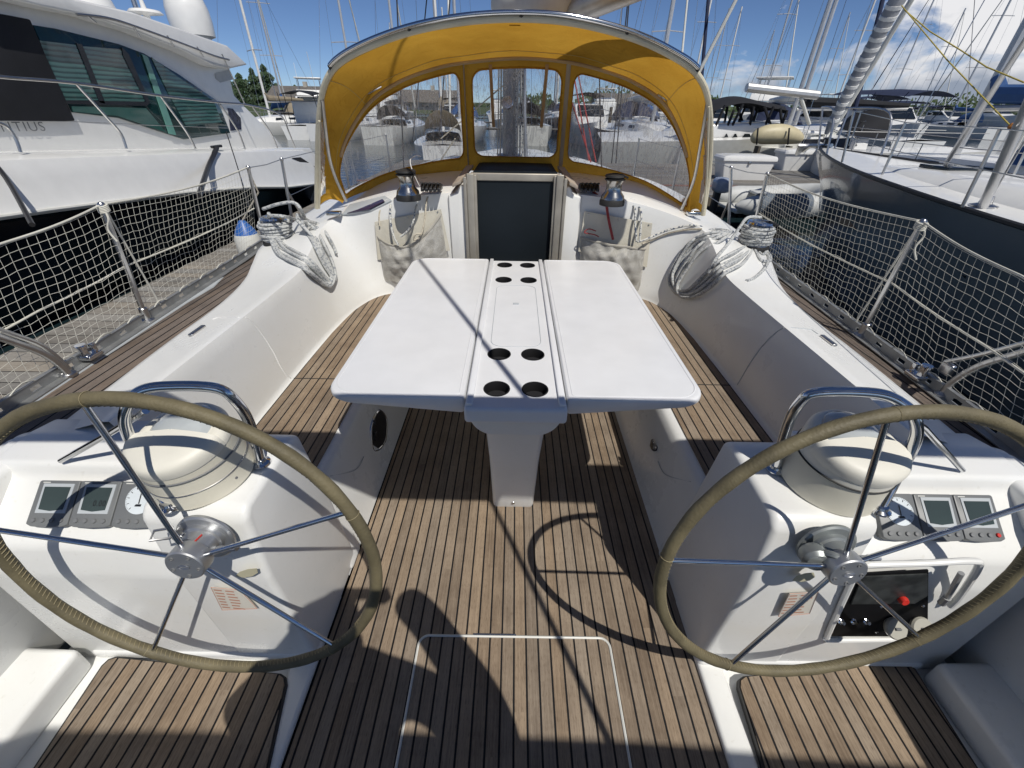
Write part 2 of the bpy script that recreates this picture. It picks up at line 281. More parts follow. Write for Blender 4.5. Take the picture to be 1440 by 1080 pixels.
# ------------------------------------------------------------------ mesh helpers
def norm(v): v = Vector(v); return v.normalized()
class MB:
    def __init__(s): s.v = []; s.f = []
    def add(s, V, F):
        o = len(s.v); s.v += [Vector(p) for p in V]; s.f += [tuple(i + o for i in f) for f in F]; return s
    def grid(s, rows, cu=False, cv=False):
        nr, nc = len(rows), len(rows[0]); V = [p for r in rows for p in r]; F = []
        for i in range(nr if cv else nr - 1):
            for j in range(nc if cu else nc - 1):
                a = i * nc + j; b_ = i * nc + (j + 1) % nc; c = ((i + 1) % nr) * nc + (j + 1) % nc; d = ((i + 1) % nr) * nc + j
                F.append((a, b_, c, d))
        return s.add(V, F)
    def tube(s, pts, r, n=10, closed=False, cap=True, flat=1.0):
        pts = [Vector(p) for p in pts]; m = len(pts); rs = r if isinstance(r, (list, tuple)) else [r] * m
        tan = []
        for i in range(m):
            a = pts[(i - 1) % m] if (closed or i > 0) else pts[i]; b_ = pts[(i + 1) % m] if (closed or i < m - 1) else pts[i]
            t = b_ - a; tan.append(t.normalized() if t.length > 1e-9 else Vector((0, 0, 1)))
        ref = Vector((0, 0, 1)) if abs(tan[0].z) < .9 else Vector((1, 0, 0))
        u = (ref - tan[0] * ref.dot(tan[0])).normalized(); rows = []
        for i in range(m):
            u = (u - tan[i] * u.dot(tan[i])); u = u.normalized() if u.length > 1e-6 else tan[i].orthogonal().normalized()
            w = tan[i].cross(u)
            rows.append([pts[i] + (u * math.cos(2 * math.pi * k / n) + w * math.sin(2 * math.pi * k / n) * flat) * rs[i] for k in range(n)])
        o = len(s.v); s.grid(rows, cu=True, cv=closed)
        if cap and not closed:
            s.f.append(tuple(o + k for k in range(n))[::-1]); s.f.append(tuple(o + (m - 1) * n + k for k in range(n)))
        return s
    def lathe(s, prof, org=(0, 0, 0), axis=(0, 0, 1), n=32, cap=True):
        org = Vector(org); ax = norm(axis); u = ax.orthogonal().normalized(); w = ax.cross(u)
        rows = [[org + ax * h + (u * math.cos(2 * math.pi * k / n) + w * math.sin(2 * math.pi * k / n)) * r for k in range(n)] for r, h in prof]
        o = len(s.v); s.grid(rows, cu=True)
        if cap:
            s.f.append(tuple(o + k for k in range(n))[::-1]); s.f.append(tuple(o + (len(prof) - 1) * n + k for k in range(n)))
        return s
    def prism(s, poly, vec):
        poly = [Vector(p) for p in poly]; vec = Vector(vec); n = len(poly)
        V = poly + [p + vec for p in poly]
        F = [tuple(range(n)), tuple(range(2 * n - 1, n - 1, -1))] + [(i, i + n, (i + 1) % n + n, (i + 1) % n) for i in range(n)]
        return s.add(V, F)
    def box(s, c, d, rot=None, bev=0, seg=3):
        bm = bmesh.new(); bmesh.ops.create_cube(bm, size=1)
        for v in bm.verts: v.co = Vector((v.co.x * d[0], v.co.y * d[1], v.co.z * d[2]))
        if bev: bmesh.ops.bevel(bm, geom=list(bm.edges), offset=bev, segments=seg, affect='EDGES', profile=.5)
        M_ = Matrix.Translation(Vector(c)) @ (Euler(rot).to_matrix().to_4x4() if rot else Matrix())
        bm.verts.ensure_lookup_table(); bm.verts.index_update()
        s.add([M_ @ v.co for v in bm.verts], [tuple(v.index for v in f.verts) for f in bm.faces]); bm.free(); return s
    def bprism(s, poly, vec, bev, seg=3, sel=None):
        t = MB().prism(poly, vec); bm = bmesh.new(); vs = [bm.verts.new(p) for p in t.v]
        for f in t.f: bm.faces.new([vs[i] for i in f])
        bmesh.ops.recalc_face_normals(bm, faces=list(bm.faces))
        ed = [e for e in bm.edges if (sel is None or sel(e))]
        bmesh.ops.bevel(bm, geom=ed, offset=bev, segments=seg, affect='EDGES', profile=.5, clamp_overlap=True)
        bm.verts.index_update()
        s.add([v.co.copy() for v in bm.verts], [tuple(v.index for v in f.verts) for f in bm.faces]); bm.free(); return s
    def sphere(s, c, r, n=16, sc=(1, 1, 1)):
        rows = []
        for i in range(n // 2 + 1):
            a = math.pi * i / (n // 2); a = min(max(a, .02), math.pi - .02)
            rows.append([Vector(c) + Vector((math.sin(a) * math.cos(2 * math.pi * k / n) * r * sc[0], math.sin(a) * math.sin(2 * math.pi * k / n) * r * sc[1], math.cos(a) * r * sc[2])) for k in range(n)])
        return s.grid(rows, cu=True)
def cr(pts, n=8, closed=False):
    pts = [Vector(p) for p in pts]; out = []; m = len(pts)
    g = (lambda i: pts[i % m]) if closed else (lambda i: pts[max(0, min(m - 1, i))])
    for i in range(m if closed else m - 1):
        p0, p1, p2, p3 = g(i - 1), g(i), g(i + 1), g(i + 2)
        for k in range(n):
            t = k / n
            out.append(.5 * ((2 * p1) + (p2 - p0) * t + (2 * p0 - 5 * p1 + 4 * p2 - p3) * t * t + (3 * p1 - p0 - 3 * p2 + p3) * t ** 3))
    if not closed: out.append(pts[-1])
    return out
def rrect(x0, x1, y0, y1, z, r, n=6):
    if not isinstance(r, (list, tuple)): r = [r] * 4
    out = []
    for (cx, cy, a0, q) in ((x1 - r[0], y1 - r[0], 0, r[0]), (x0 + r[1], y1 - r[1], 90, r[1]), (x0 + r[2], y0 + r[2], 180, r[2]), (x1 - r[3], y0 + r[3], 270, r[3])):
        for k in range(n + 1):
            a = R(a0 + 90 * k / n); out.append(Vector((cx + q * math.cos(a), cy + q * math.sin(a), z)))
    return out
ABS = {}
def thing(name, label, cat, loc=(0, 0, 0), group=None):
    o = bpy.data.objects.new(name, None); COL.objects.link(o); o.location = loc; o.empty_display_size = .1
    o['label'] = label; o['category'] = cat; ABS[o.name] = Vector(loc)
    if group: o['group'] = group
    return o
def obj(name, mb, m, parent=None, smooth=35, label=None):
    base = ABS[parent.name] if parent else Vector((0, 0, 0))
    me = bpy.data.meshes.new(name); me.from_pydata([tuple(p - base) for p in mb.v], [], mb.f)
    bm = bmesh.new(); bm.from_mesh(me); bmesh.ops.recalc_face_normals(bm, faces=list(bm.faces)); bm.to_mesh(me); bm.free()
    if smooth:
        me.shade_smooth(); me.set_sharp_from_angle(angle=R(smooth))
    me.materials.append(m); me.update()
    o = bpy.data.objects.new(name, me); COL.objects.link(o)
    if parent: o.parent = parent
    ABS[o.name] = base.copy()
    if label: o['label'] = label
    return o
def solo(name, mb, m, label, cat, group=None, smooth=35, loc=None):
    if loc is None:
        lo = [min(p[i] for p in mb.v) for i in range(3)]; hi = [max(p[i] for p in mb.v) for i in range(3)]
        loc = Vector(((lo[0] + hi[0]) / 2, (lo[1] + hi[1]) / 2, lo[2]))
    loc = Vector(loc)
    m2 = MB(); m2.v = [p - loc for p in mb.v]; m2.f = mb.f
    o = obj(name, m2, m, None, smooth); o.location = loc; o['label'] = label; o['category'] = cat; ABS[o.name] = loc
    if group: o['group'] = group
    return o
def struct(name, mb, m, smooth=0):
    o = obj(name, mb, m, None, smooth); o['kind'] = 'structure'; return o
def kids(o): return [c for c in bpy.data.objects if c.parent == o]
def dup(root, loc, rz=0, label=None, group=None, scale=None, recol=None):
    def cp(o, par):
        c = o.copy(); COL.objects.link(c)
        if par: c.parent = par
        for k in o_kids.get(o.name, []): cp(k, c)
        return c
    o_kids = {}
    for q in bpy.data.objects:
        if q.parent: o_kids.setdefault(q.parent.name, []).append(q)
    r = cp(root, None); r.location = loc; r.rotation_euler = (0, 0, rz)
    if scale: r.scale = (scale,) * 3
    if label: r['label'] = label
    if group: r['group'] = group
    return r
def text(s, size, ext=.002):
    cu = bpy.data.curves.new('lettering', 'FONT'); cu.body = s; cu.size = size; cu.extrude = ext; cu.space_character = 1.15
    o = bpy.data.objects.new('tmp', cu); COL.objects.link(o)
    dg = bpy.context.evaluated_depsgraph_get(); me = bpy.data.meshes.new_from_object(o.evaluated_get(dg))
    V = [v.co.copy() for v in me.vertices]; F = [tuple(p.vertices) for p in me.polygons]
    bpy.data.objects.remove(o); bpy.data.curves.remove(cu); bpy.data.meshes.remove(me)
    return V, F
from mathutils.bvhtree import BVHTree
SURF = []
def surf(*obs):
    V = []; F = []
    for o in obs:
        b = len(V); off = ABS[o.name]; V += [v.co + off for v in o.data.vertices]; F += [tuple(i + b for i in p.vertices) for p in o.data.polygons]
    SURF.append(BVHTree.FromPolygons(V, F))
def onS(px, py, lift=.01, far=None):
    d = sight(px, py).normalized(); best = None
    for b in SURF:
        h = b.ray_cast(EYE, d)
        if h[0] is not None and (best is None or h[3] < best): best = h[3]
    if best is None: return onY(px, py, far if far else 3.0)
    return EYE + d * (best - lift)
# ================================================================== WATER, SHORE
struct('water', MB().add([(-900, -900, -.5), (900, -900, -.5), (900, 1500, -.5), (-900, 1500, -.5)], [(0, 1, 2, 3)]), WATER)
g = MB(); rows = []
for i in range(60):
    x = -600 + i * 20.5; yy = 150 + 25 * math.sin(i * .37) + (-50 if x < -30 else 0); rows.append([(x, yy, -.6), (x, yy + 4, .5), (x, yy + 60, 1.2), (x, 900, 4)])
struct('shore', g.grid(rows), GRASS, 30)

# ================================================================== OWN YACHT
yacht = thing('sailing_yacht', 'white sailing yacht we stand on, its teak cockpit seen from the helm', 'sailboat', (0, 0, 0))
def beamL(y): return -(1.84 + .06 * min(y, 3.4) * 1.1) if y < 4.5 else -max(.02, 2.08 * math.sqrt(max(0, 1 - ((y - 4.5) / 6.3) ** 2)))
def beamR(y): return (1.70 + .078 * min(y, 3.4)) if y < 4.5 else max(.02, 1.965 * math.sqrt(max(0, 1 - ((y - 4.5) / 6.3) ** 2)))
def dz(y): return .66 + .02 * max(0, y - 3)
# cockpit sole
s = MB().prism([(-.665, -.8, -.03), (.675, -.8, -.03), (.675, 3.1, -.03), (-.665, 3.1, -.03)], (0, 0, .03))
obj('cockpit_sole', s, TEAK, yacht, 0)
hs = MB(); hp = rrect(-.329, .376, -.5, .748, .002, .035, 6)
hs.tube(hp, .0045, 6, closed=True); obj('sole_hatch', hs, WHT2, yacht)
obj('hatch_hinge', MB().box((-.05, .753, .003), (.16, .006, .006)), STEEL, yacht)

def seat_side(sg, L):
    # inner path stations along the coaming then round into the bulkhead (port coordinates, mirrored by sg)
    st = [  # bottom(x,y)  mid  ridge(x,y,z)  outer(x,y,z)
        (1.20, 1.0, 1.264, 1.0, .80, 1.52, 1.0, .735),
        (1.20, 1.6, 1.266, 1.6, .80, 1.575, 1.6, .73),
        (1.20, 2.1, 1.268, 2.1, .80, 1.60, 2.1, .73),
        (1.19, 2.45, 1.275, 2.42, .805, 1.66, 2.45, .735),
        (1.165, 2.68, 1.30, 2.62, .84, 1.74, 2.7, .75),
        (1.11, 2.90, 1.32, 2.84, .895, 1.80, 2.95, .79),
        (1.04, 3.03, 1.31, 3.02, .94, 1.82, 3.25, .80),
        (.94, 3.10, 1.20, 3.11, .985, 1.80, 3.6, .84),
        (.83, 3.125, .98, 3.13, 1.05, 1.50, 3.9, 1.0),
        (.70, 3.13, .76, 3.14, 1.095, 1.1, 4.0, 1.14),
        (.56, 3.135, .56, 3.15, 1.115, .7, 4.0, 1.16),
        (.43, 3.14, .44, 3.155, 1.125, .44, 4.0, 1.17)]
    # refine along path
    def chan(a, b=None, c=None): return [Vector((q[a], q[b] if b is not None else 0, q[c] if c is not None else 0)) for q in st]
    B = cr(chan(0, 1), 5); Rg = cr(chan(2, 3, 4), 5); O = cr(chan(5, 6, 7), 5)
    rows = []
    for b, r, o in zip(B, Rg, O):
        row = []
        P0 = Vector((b.x, b.y, .392))
        inw = Vector((P0.x - r.x, P0.y - r.y, 0)); inw = (inw.normalized() if inw.length > .02 else Vector((0, -1, 0)))
        top = r
        row.append(P0 + inw * .035)
        row.append(P0 + inw * .015 + Vector((0, 0, .004)))
        row.append(P0 + Vector((0, 0, .014)))
        row.append(P0 - inw * .006 + Vector((0, 0, .035)))
        for k in (.18, .4, .65, .85, .95):
            q = P0.lerp(top, k); q = q + inw * (.0 if k < .9 else .012 * 0) ; row.append(q)
        d = (o - top)
        dn = d.normalized() if d.length else Vector((1, 0, 0))
        row.append(top + dn * .006 + Vector((0, 0, .006)))
        row.append(top + dn * .028 + Vector((0, 0, .011)))
        for k in (.25, .5, .75, .93): row.append(top.lerp(o, k) + Vector((0, 0, .012 * (1 - k))))
        row.append(o); row.append(o + Vector((.012, 0, -.02))); row.append(o + Vector((.02, 0, -.09)))
        rows.append([(p.x * sg, p.y, p.z) for p in row])
    surf(obj('coaming', MB().grid(rows), GEL, yacht, 50))
    # seat front and seat base
    pr = [(.672, .0), (.680, .03), (.690, .10), (.725, .28), (.745, .345), (.757, .375), (.772, .390), (.80, .3965), (1.18, .3965), (1.215, .395)]
    ys = [.98, 1.5, 2.2, 3.2]
    obj('seat_moulding', MB().grid([[(x * sg, y, z) for x, z in pr] for y in ys]), GEL, yacht, 50)
    # teak seat
    p = [(.802, 1.0), (.802, 3.10), (1.00, 3.085), (1.06, 3.03), (1.11, 2.93), (1.145, 2.78), (1.165, 2.6), (1.178, 2.4), (1.184, 2.0), (1.184, 1.0)]
    obj('seat', MB().prism([(x * sg, y, .398) for x, y in p], (0, 0, .006)), TEAK, yacht, 0)
    obj('seat_seam', MB().box((.99 * sg, 1.862, .4045), (.39, .006, .002)), SATBLK, yacht, 0)
    # locker lid seam
    c = [onS(x, y, .0005) for x, y in ([(299, 449), (306, 446.5), (320, 446), (335, 446), (346, 447), (354, 452), (364, 464), (374, 478), (385, 496), (393, 513), (401, 526), (409, 532)] if sg < 0 else [(1037, 541), (1043, 531), (1051, 517), (1060, 503), (1071, 488), (1082, 476), (1092, 467), (1102, 461), (1114, 461), (1128, 462), (1141, 464), (1150, 470)])]
    obj('locker_seam', MB().tube(c, .0032, 6), WHT if sg < 0 else LGREY, yacht)
    obj('hinge', MB().box((1.455 * sg, 1.70, .769), (.022, .10, .012), bev=.004), STEEL, yacht)
for sg in (-1, 1): seat_side(sg, 0)
# front lockers details
def sf(z): return .690 + (.725 - .690) * (z - .10) / .18
lt = MB(); lt.lathe([(.014, 0), (.016, .012), (.011, .02)], (-sf(.27) - .001, 1.66, .27), (1, 0, .1), 14); lt.box((-sf(.2) + .006, 1.62, .215), (.012, .02, .05), bev=.003)
obj('locker_latch', lt, BLACK, yacht)
vt = MB(); pv = cr([(-.704, 1.64, .12), (-.718, 1.56, .17), (-.727, 1.62, .27), (-.727, 1.76, .27), (-.712, 1.80, .18), (-.702, 1.72, .12)], 5, True)
vt.prism(pv, (.012, 0, 0)); obj('speaker_grille', vt, BLACK, yacht); v2 = MB().tube([p + Vector((.008, 0, 0)) for p in pv], .007, 8, closed=True); obj('grille_ring', v2, CHROME, yacht)
lt = MB(); lt.lathe([(.014, 0), (.016, .014), (.011, .022)], (sf(.25) + .001, 1.52, .25), (-1, 0, .1), 14); lt.box((sf(.22) - .006, 1.55, .25), (.01, .03, .045), bev=.003); obj('locker_latch', lt, BLACK, yacht)
for sg in (-1, 1):
    lid = MB(); lid.tube(cr([(sg * (.752), 1.2, .36), (sg * .715, 1.35, .245), (sg * .712, 1.45, .23)], 8), .0022, 5); obj('locker_edge', lid, LGREY, yacht)
# decks
for sg, bf in ((-1, beamL), (1, beamR)):
    ys = [-.5 + .25 * i for i in range(46)]
    def inx(y): return 1.50 + .055 * min(max(y, 0), 2.4) if y < 2.5 else (1.62 + .19 * min(1, (y - 2.5) / .5) if y < 4.2 else 1.81 * math.sqrt(max(0.0, 1 - ((y - 4.2) / 6.6) ** 2)))
    ys2 = [y for y in ys if y <= 9.6]
    d = MB().grid([[(sg * (inx(y) - .03), y, dz(y)), (sg * min(inx(y) + .29, abs(bf(y)) - .05), y, dz(y) + .003)] for y in ys2]); obj('side_deck', d, TEAKD, yacht, 0)
    m_ = MB().grid([[(sg * (min(inx(y) + .29, abs(bf(y)) - .05)-.004), y, dz(y) + .0), (sg * (min(inx(y) + .29, abs(bf(y)) - .05)), y, dz(y) + .008), (bf(y) - sg * .02, y, dz(y) + .010), (bf(y), y, dz(y)), (bf(y) + sg * .0, y, dz(y) - .1), (bf(y) * .97, y, 0), (bf(y) * .85, y, -.55)] for y in ys2]); obj('hull_side', m_, GEL if False else LGREY, yacht, 40)
    # perforated toe rail
    rail = MB(); h = .048; X = lambda y, o=0: bf(y) - sg * (.03 - o)
    seg = .16; y = -.4
    while y < 6.0:
        a, b_ = y, y + seg
        for (y0, y1, z0, z1) in ((a, b_, 0, .014), (a, b_, .032, h), (a, a + seg - .045, .014, .032)):
            P = [(X(y0), y0, dz(y0) + .008 + z0), (X(y1), y1, dz(y1) + .008 + z0), (X(y1), y1, dz(y1) + .008 + z1), (X(y0), y0, dz(y0) + .008 + z1)]
            rail.prism(P, (sg * .005, 0, 0))
        y += seg
    ff = [yy for yy in ys2 if yy < 6.1]
    rail.grid([[(X(y, -.035), y, dz(y) + .0095), (X(y, -.035), y, dz(y) + .014), (X(y), y, dz(y) + .014)] for y in ff])
    rail.grid([[(X(y, -.003), y, dz(y) + .008 + h), (X(y, .012), y, dz(y) + .010 + h)] for y in ff])
    obj('toe_rail', rail, ALUD, yacht, 0)
# coach roof and foredeck
rows = []
for y, w, zc, zs in [(3.16, 1.30, 1.11, .94), (3.5, 1.46, 1.105, .955), (4.0, 1.48, 1.10, .955), (4.6, 1.45, 1.12, .96), (6.0, 1.2, 1.14, .96), (7.5, .8, 1.08, .9), (8.6, .3, .9, .78)]:
    rows.append([(-w - .18, y, dz(y) - .02), (-w - .03, y, zs - .04), (-w, y, zs), (-w * .8, y, zs + (zc - zs) * .6), (-w * .4, y, zs + (zc - zs) * .93), (0, y, zc), (w * .4, y, zs + (zc - zs) * .93), (w * .8, y, zs + (zc - zs) * .6), (w, y, zs), (w + .03, y, zs - .04), (w + .18, y, dz(y) - .02)])
rf = MB().grid(rows); rf.f = [f for f in rf.f if not (all(abs(rf.v[i].x) < .62 for i in f) and min(rf.v[i].y for i in f) < 3.2)]
rf.box((0, 3.8, 1.085), (1.2, .7, .08), bev=.03)
surf(obj('coach_roof', rf, GEL, yacht, 40))
# companionway: cheeks, frames, washboard, sliding hatch
Yb = 3.16
ck = MB()
for sg in (-1, 1):
    ck.bprism([(sg * .33, Yb - .03, .385), (sg * .47, Yb - .03, .385), (sg * .47, Yb - .03, 1.122), (sg * .405, Yb - .03, 1.135), (sg * .385, Yb - .03, 1.185), (sg * .33, Yb - .03, 1.19)], (0, .45, 0), .012, 3)
ck.box((0, Yb + .02, .50), (.70, .10, .25), bev=.01)
obj('bulkhead', ck, GEL, yacht)
fr = MB()
for sg in (-1, 1):
    fr.box((sg * .308, Yb - .035, .85), (.05, .03, .82), bev=.006); fr.box((sg * .345, Yb - .05, .85), (.022, .02, .78), bev=.005); fr.box((sg * .276, Yb - .02, .85), (.02, .03, .80), bev=.004)
fr.box((0, Yb + .02, 1.235), (.62, .05, .05), bev=.008)
obj('companionway_frame', fr, simple('weathered frame aluminium', (.33, .31, .27), .45, .35, var=.2), yacht)
wb = MB().box((0, Yb + .015, .85), (.58, .02, .84)); obj('washboard', wb, SMOKE, yacht, 0)
hh = MB().box((0, 3.78, 1.215), (.64, 1.0, .028), bev=.01); obj('sliding_hatch', hh, SMOKE, yacht)
for sg in (-1, 1):
    obj('hatch_runner', MB().bprism([(sg * .37, Yb - .07, 1.20), (sg * .43, Yb - .07, 1.175), (sg * .40, 3.75, 1.215), (sg * .34, 3.75, 1.225)], (0, 0, .022), .004, 2), TAN, yacht)
# portlight hatch in the coaming top, port
ph = [onZ(480, 313, 1.0), onZ(547, 292, 1.03), onZ(538, 279, 1.05), onZ(520, 276, 1.05), onZ(492, 296, 1.0)]
obj('deck_window', MB().bprism([onS(481, 303, .006), onS(522, 297, .006), onS(551, 283, .006), onS(541, 277, .006), onS(492, 289, .006)], (0, 0, .010), .003, 2), LGREY, yacht)
obj('deck_window_pane', MB().prism([onS(488, 300, .018), onS(519, 294.5, .018), onS(541, 283, .018), onS(536, 279, .018), onS(494, 290, .018)], (0, 0, .002)), simple('purple tinted pane', (.05, .03, .06), .1), yacht, 0)
# mast, red halyards, shrouds
mx = -.055
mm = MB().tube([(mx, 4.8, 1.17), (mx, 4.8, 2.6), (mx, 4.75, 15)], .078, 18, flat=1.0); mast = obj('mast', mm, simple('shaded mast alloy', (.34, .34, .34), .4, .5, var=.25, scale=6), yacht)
for dx_, r__ in ((-.10, .008), (.10, .009), (.125, .007), (-.125, .006), (.06, .008)): obj('mast_line', MB().tube([(mx + dx_, 4.70, 1.2), (mx + dx_ * .9, 4.68, 1.7), (mx + dx_ * .6, 4.7, 3.2)], r__, 6), ROPE2 if dx_ > 0 else ROPEP, mast)
mw = MB().lathe([(.05, 0), (.055, .04), (.035, .05), (.035, .08), (.05, .09)], (mx - .03, 4.73, 1.66), (0, -1, .1), 18); obj('mast_winch', mw, CHROME, mast)
ms = MB().box((mx, 4.8, 1.2), (.26, .3, .06), bev=.02); ms.tube([(mx + .16, 4.7, 1.2), (mx + .13, 4.72, 1.6), (mx + .11, 4.74, 2.3)], .02, 8); obj('mast_step', ms, ALU, mast)
bl = onY(786, 24, 4.1); br_ = onY(850, -4, 3.6)
bdir = (br_ - bl).normalized()
bo = MB().tube([bl - bdir * .9, bl, br_, br_ + bdir * 1.5], .085, 16); boom = obj('boom', bo, ALU, yacht)
sl = MB(); sp = [Vector((mx - .05, 4.55, 2.34)), onY(716, 6, 4.35) + Vector((0, 0, .02)), onY(745, 4, 4.2) + Vector((0, 0, .02)), onY(775, 4, 3.95) + Vector((0, 0, .03)), br_ + Vector((-.1, .1, .2)), br_ + bdir * 1.4 + Vector((-.1, 0, .2))]
sl.tube(cr(sp, 6), .15, 14, flat=.8); obj('furled_mainsail', sl, simple('white sailcloth', (.6, .6, .57), .8, var=.15, scale=4, bump=.5, bscale=9), yacht)
for xa, ya, xb, yb in ((806, 100, 828, 226), (812, 100, 838, 228), (803, 140, 831, 228)):
    obj('halyard', MB().tube([onY(xa, ya, 4.7) * 1.0 + (onY(xa, ya, 4.7) - onY(xb, yb, 4.35)) * 4, onY(xa, ya, 4.7), onY(xb, yb, 4.35)], .0065, 6), REDROPE, yacht)
for xa, ya, xb, yb, Yd in ((562, 95, 568, 240, 5.4), (590, 100, 580, 200, 6.3), (628, 60, 618, 190, 5.6), (843, 110, 846, 245, 5.4), (872, 110, 860, 230, 6.0), (876, 108, 866, 230, 6.0)):
    a, b_ = onY(xa, ya, Yd), onY(xb, yb, Yd)
    obj('shroud', MB().tube([b_, a, a + (a - b_) * 6], .007, 6), simple('dark wire', (.03, .03, .035), .5) if xa == 562 else bpy.data.materials['dark wire'], yacht)
for xa, ya, xb, yb in ((741, 92, 620, 195), (640, 195, 610, 240)):
    obj('line', MB().tube([onY(xa, ya, 4.7), onY(xb, yb, 5.0)], .006, 6), ROPEP, yacht)
# backstay and rolled bimini overhead (both out of frame: they shade the cockpit)
obj('backstay', MB().tube([(1.05, -1.2, .66), (.87, -.46, 1.5), (.40, 1.1, 3.8), (-.055, 4.6, 14.8)], .013, 8), bpy.data.materials['dark wire'], yacht)
obj('toe_handle', MB().tube([(0, -.7, .2), (0, -.7, .2)], .01, 4), STEEL, yacht) if False else None
# side fittings
for (x, y) in ((-1.60, 1.72), (1.565, 1.60)):
    q = MB(); q.tube([(x - .02, y - .03, .672), (x - .02, y - .02, .69), (x + .0, y, .696), (x + .02, y + .03, .69), (x + .02, y + .04, .672)], .004, 6); q.tube([(x, y - .03, .674), (x + .025, y, .676), (x, y + .03, .674), (x - .025, y, .676)], .003, 6, closed=True)
    obj('pad_eye', q, CHROME, yacht)
for sg, bf, yy in ((-1, beamL, 1.58), (1, beamR, 1.52)):
    x = bf(yy) - sg * .06; q = MB().box((x, yy, .70), (.06, .07, .02), bev=.005); q.lathe([(.018, 0), (.014, .02), (.022, .045), (.02, .05)], (x, yy - .015, .71), (0, 0, 1), 12); q.box((x, yy + .03, .72), (.02, .02, .05), bev=.004)
    obj('deck_fairlead', q, CHROME, yacht)

# steering consoles
def console(sg):
    b = MB()
    T = lambda pts: [(x * sg, y, z) for x, y, z in pts]
    # pod under the binnacle
    prof = [(.66, -.01), (.667, .5), (.690, .735), (.715, .765), (.97, .772), (1.02, .75), (1.07, .40), (1.08, -.01)]
    b.bprism(T([(.672 + (.02 if z > .3 else 0), y, z) for y, z in prof]), (sg * .285, 0, 0), .022, 4)
    prof2 = [(.662, -.012), (.668, .50), (.690, .600), (.715, .628), (.845, .725), (.858, .765), (.98, .774), (1.07, .76), (1.09, .40), (1.09, -.012)]
    b.bprism(T([(.93, y, z) for y, z in prof2]), (sg * .60, 0, 0), .014, 4)
    # rim beside the instruments
    b.bprism(T([(1.47, y, z) for y, z in [(.60, .62), (.66, .70), (.70, .745), (.98, .768), (1.1, .70)]]), (sg * .10, 0, 0), .02, 4)
    b.bprism(T([(.66, 1.0, -.005), (.66, 1.12, -.005), (.74, 1.18, .3), (.80, 1.12, .385), (.80, 1.0, .385)]), (sg * .12, 0, 0), .02, 3)
    # helm seat side behind the console
    b.bprism(T([(1.27, -.6, -.01), (1.27, .62, -.01), (1.30, .63, .30), (1.35, .62, .36), (1.8, .62, .40), (1.8, -.6, .40), (1.35, -.6, .36)]) if False else T([(1.455, -.4, -.01), (1.445, -.4, .115), (1.80, -.4, .14), (1.80, -.4, -.01)]), (0, 1.04, 0), .022, 4)
    b.bprism(T([(1.62, -.6, -.01), (1.58, -.6, .45), (1.50, -.6, .66), (1.53, -.6, .72), (1.60, -.6, .745), (1.68, -.6, .70), (1.68, -.6, -.01)]), (0, 1.6, 0), .02, 3)
    b.box((.715 * sg, .30, .006), (.085, 1.2, .03), bev=.012); b.box((1.07 * sg, .695, .02), (.8, .08, .06), bev=.02)
    b.box((1.14 * sg, .2, -.014), (.9, 1.4, .02))
    return obj('steering_console', b, GEL, yacht, 40)
conL, conR = console(-1), console(1)
for sg, q in ((-1, [(-1.405, .652), (-.745, .604), (-.672, .25), (-1.372, .25)]), (1, [(1.435, .68), (.782, .617), (.752, .25), (1.398, .25)])):
    c = q; r_ = .03
    def rc(a, b_, c_):
        a, b_, c_ = Vector(a), Vector(b_), Vector(c_); return [b_ + (a - b_).normalized() * r_, b_ + ((a - b_).normalized() + (c_ - b_).normalized()) * r_ * .3, b_ + (c_ - b_).normalized() * r_]
    P = rc(c[3], c[0], c[1]) + rc(c[0], c[1], c[2]) + [Vector(c[2]), Vector(c[3])]
    cen = sum(P, Vector((0, 0))) / len(P)
    st = obj('foot_step', MB().prism([(p.x, p.y, .012) for p in P], (0, 0, .016)), SATBLK, yacht, 0)
    obj('teak_pad', MB().prism([(cen.x + (p.x - cen.x) * .974, cen.y + (p.y - cen.y) * .955, .027) for p in P], (0, 0, .006)), TEAK, st, 0)
# engine panel recess in the starboard console
ep = MB().prism([onY(1164, 893, .659), onY(1205, 806, .659), onY(1304, 800, .659), onY(1303, 893, .659)], (0, -.004, 0)); pan = obj('engine_panel', ep, simple('panel black', (.006, .006, .007), .6, spec=.15), yacht, 0)
obj('panel_cover', MB().prism([onY(1196, 848, .654), onY(1212, 810, .654), onY(1303, 806, .654), onY(1303, 836, .654), onY(1285, 847, .654)], (0, -.004, 0)), simple('smoky panel cover', (.032, .035, .035), .4, var=.6, scale=25, spec=.3), pan, 0)
for k in range(3):
    c = onY(1181 + 17.5 * k, 873, .65); obj('toggle_switch', MB().lathe([(.009, 0), (.009, .006), (.005, .008), (.004, .014), (.005, .017)], c, (0, -.8, .6), 12), CHROME, pan)
for x_ in (1253, 1289):
    c = onY(x_, 874, .652); gq = obj('gauge', MB().lathe([(.030, -.01), (.033, .0), (.030, .006), (.004, .006)], c + Vector((0, -.02, 0)), (0, -.72, .70), 24), simple('gauge glass %d' % x_, (.40, .39, .34), .2), pan)
    obj('gauge_face', MB().box(c + Vector((0, -.026, .006)), (.016, .007, .006), bev=.001), DGREY, gq)
obj('stop_knob', MB().lathe([(.012, 0), (.013, .006), (.010, .014)], onY(1268, 842, .65), (0, -1, .2), 14), RED, pan)
for x_, y_ in ((1169, 889), (1233, 889), (1298, 852), (1239, 853)): obj('screw', MB().lathe([(.0045, 0), (.003, .003)], onY(x_, y_, .654), (0, -1, 0), 8), CHROME, pan)
lip = MB(); lip.tube(cr([onY(1205, 803, .655), onY(1212, 795, .645), onY(1300, 792, .64), onY(1366, 789, .64), onY(1376, 797, .645), onY(1350, 838, .65), onY(1336, 852, .655)], 6), .0085, 10)
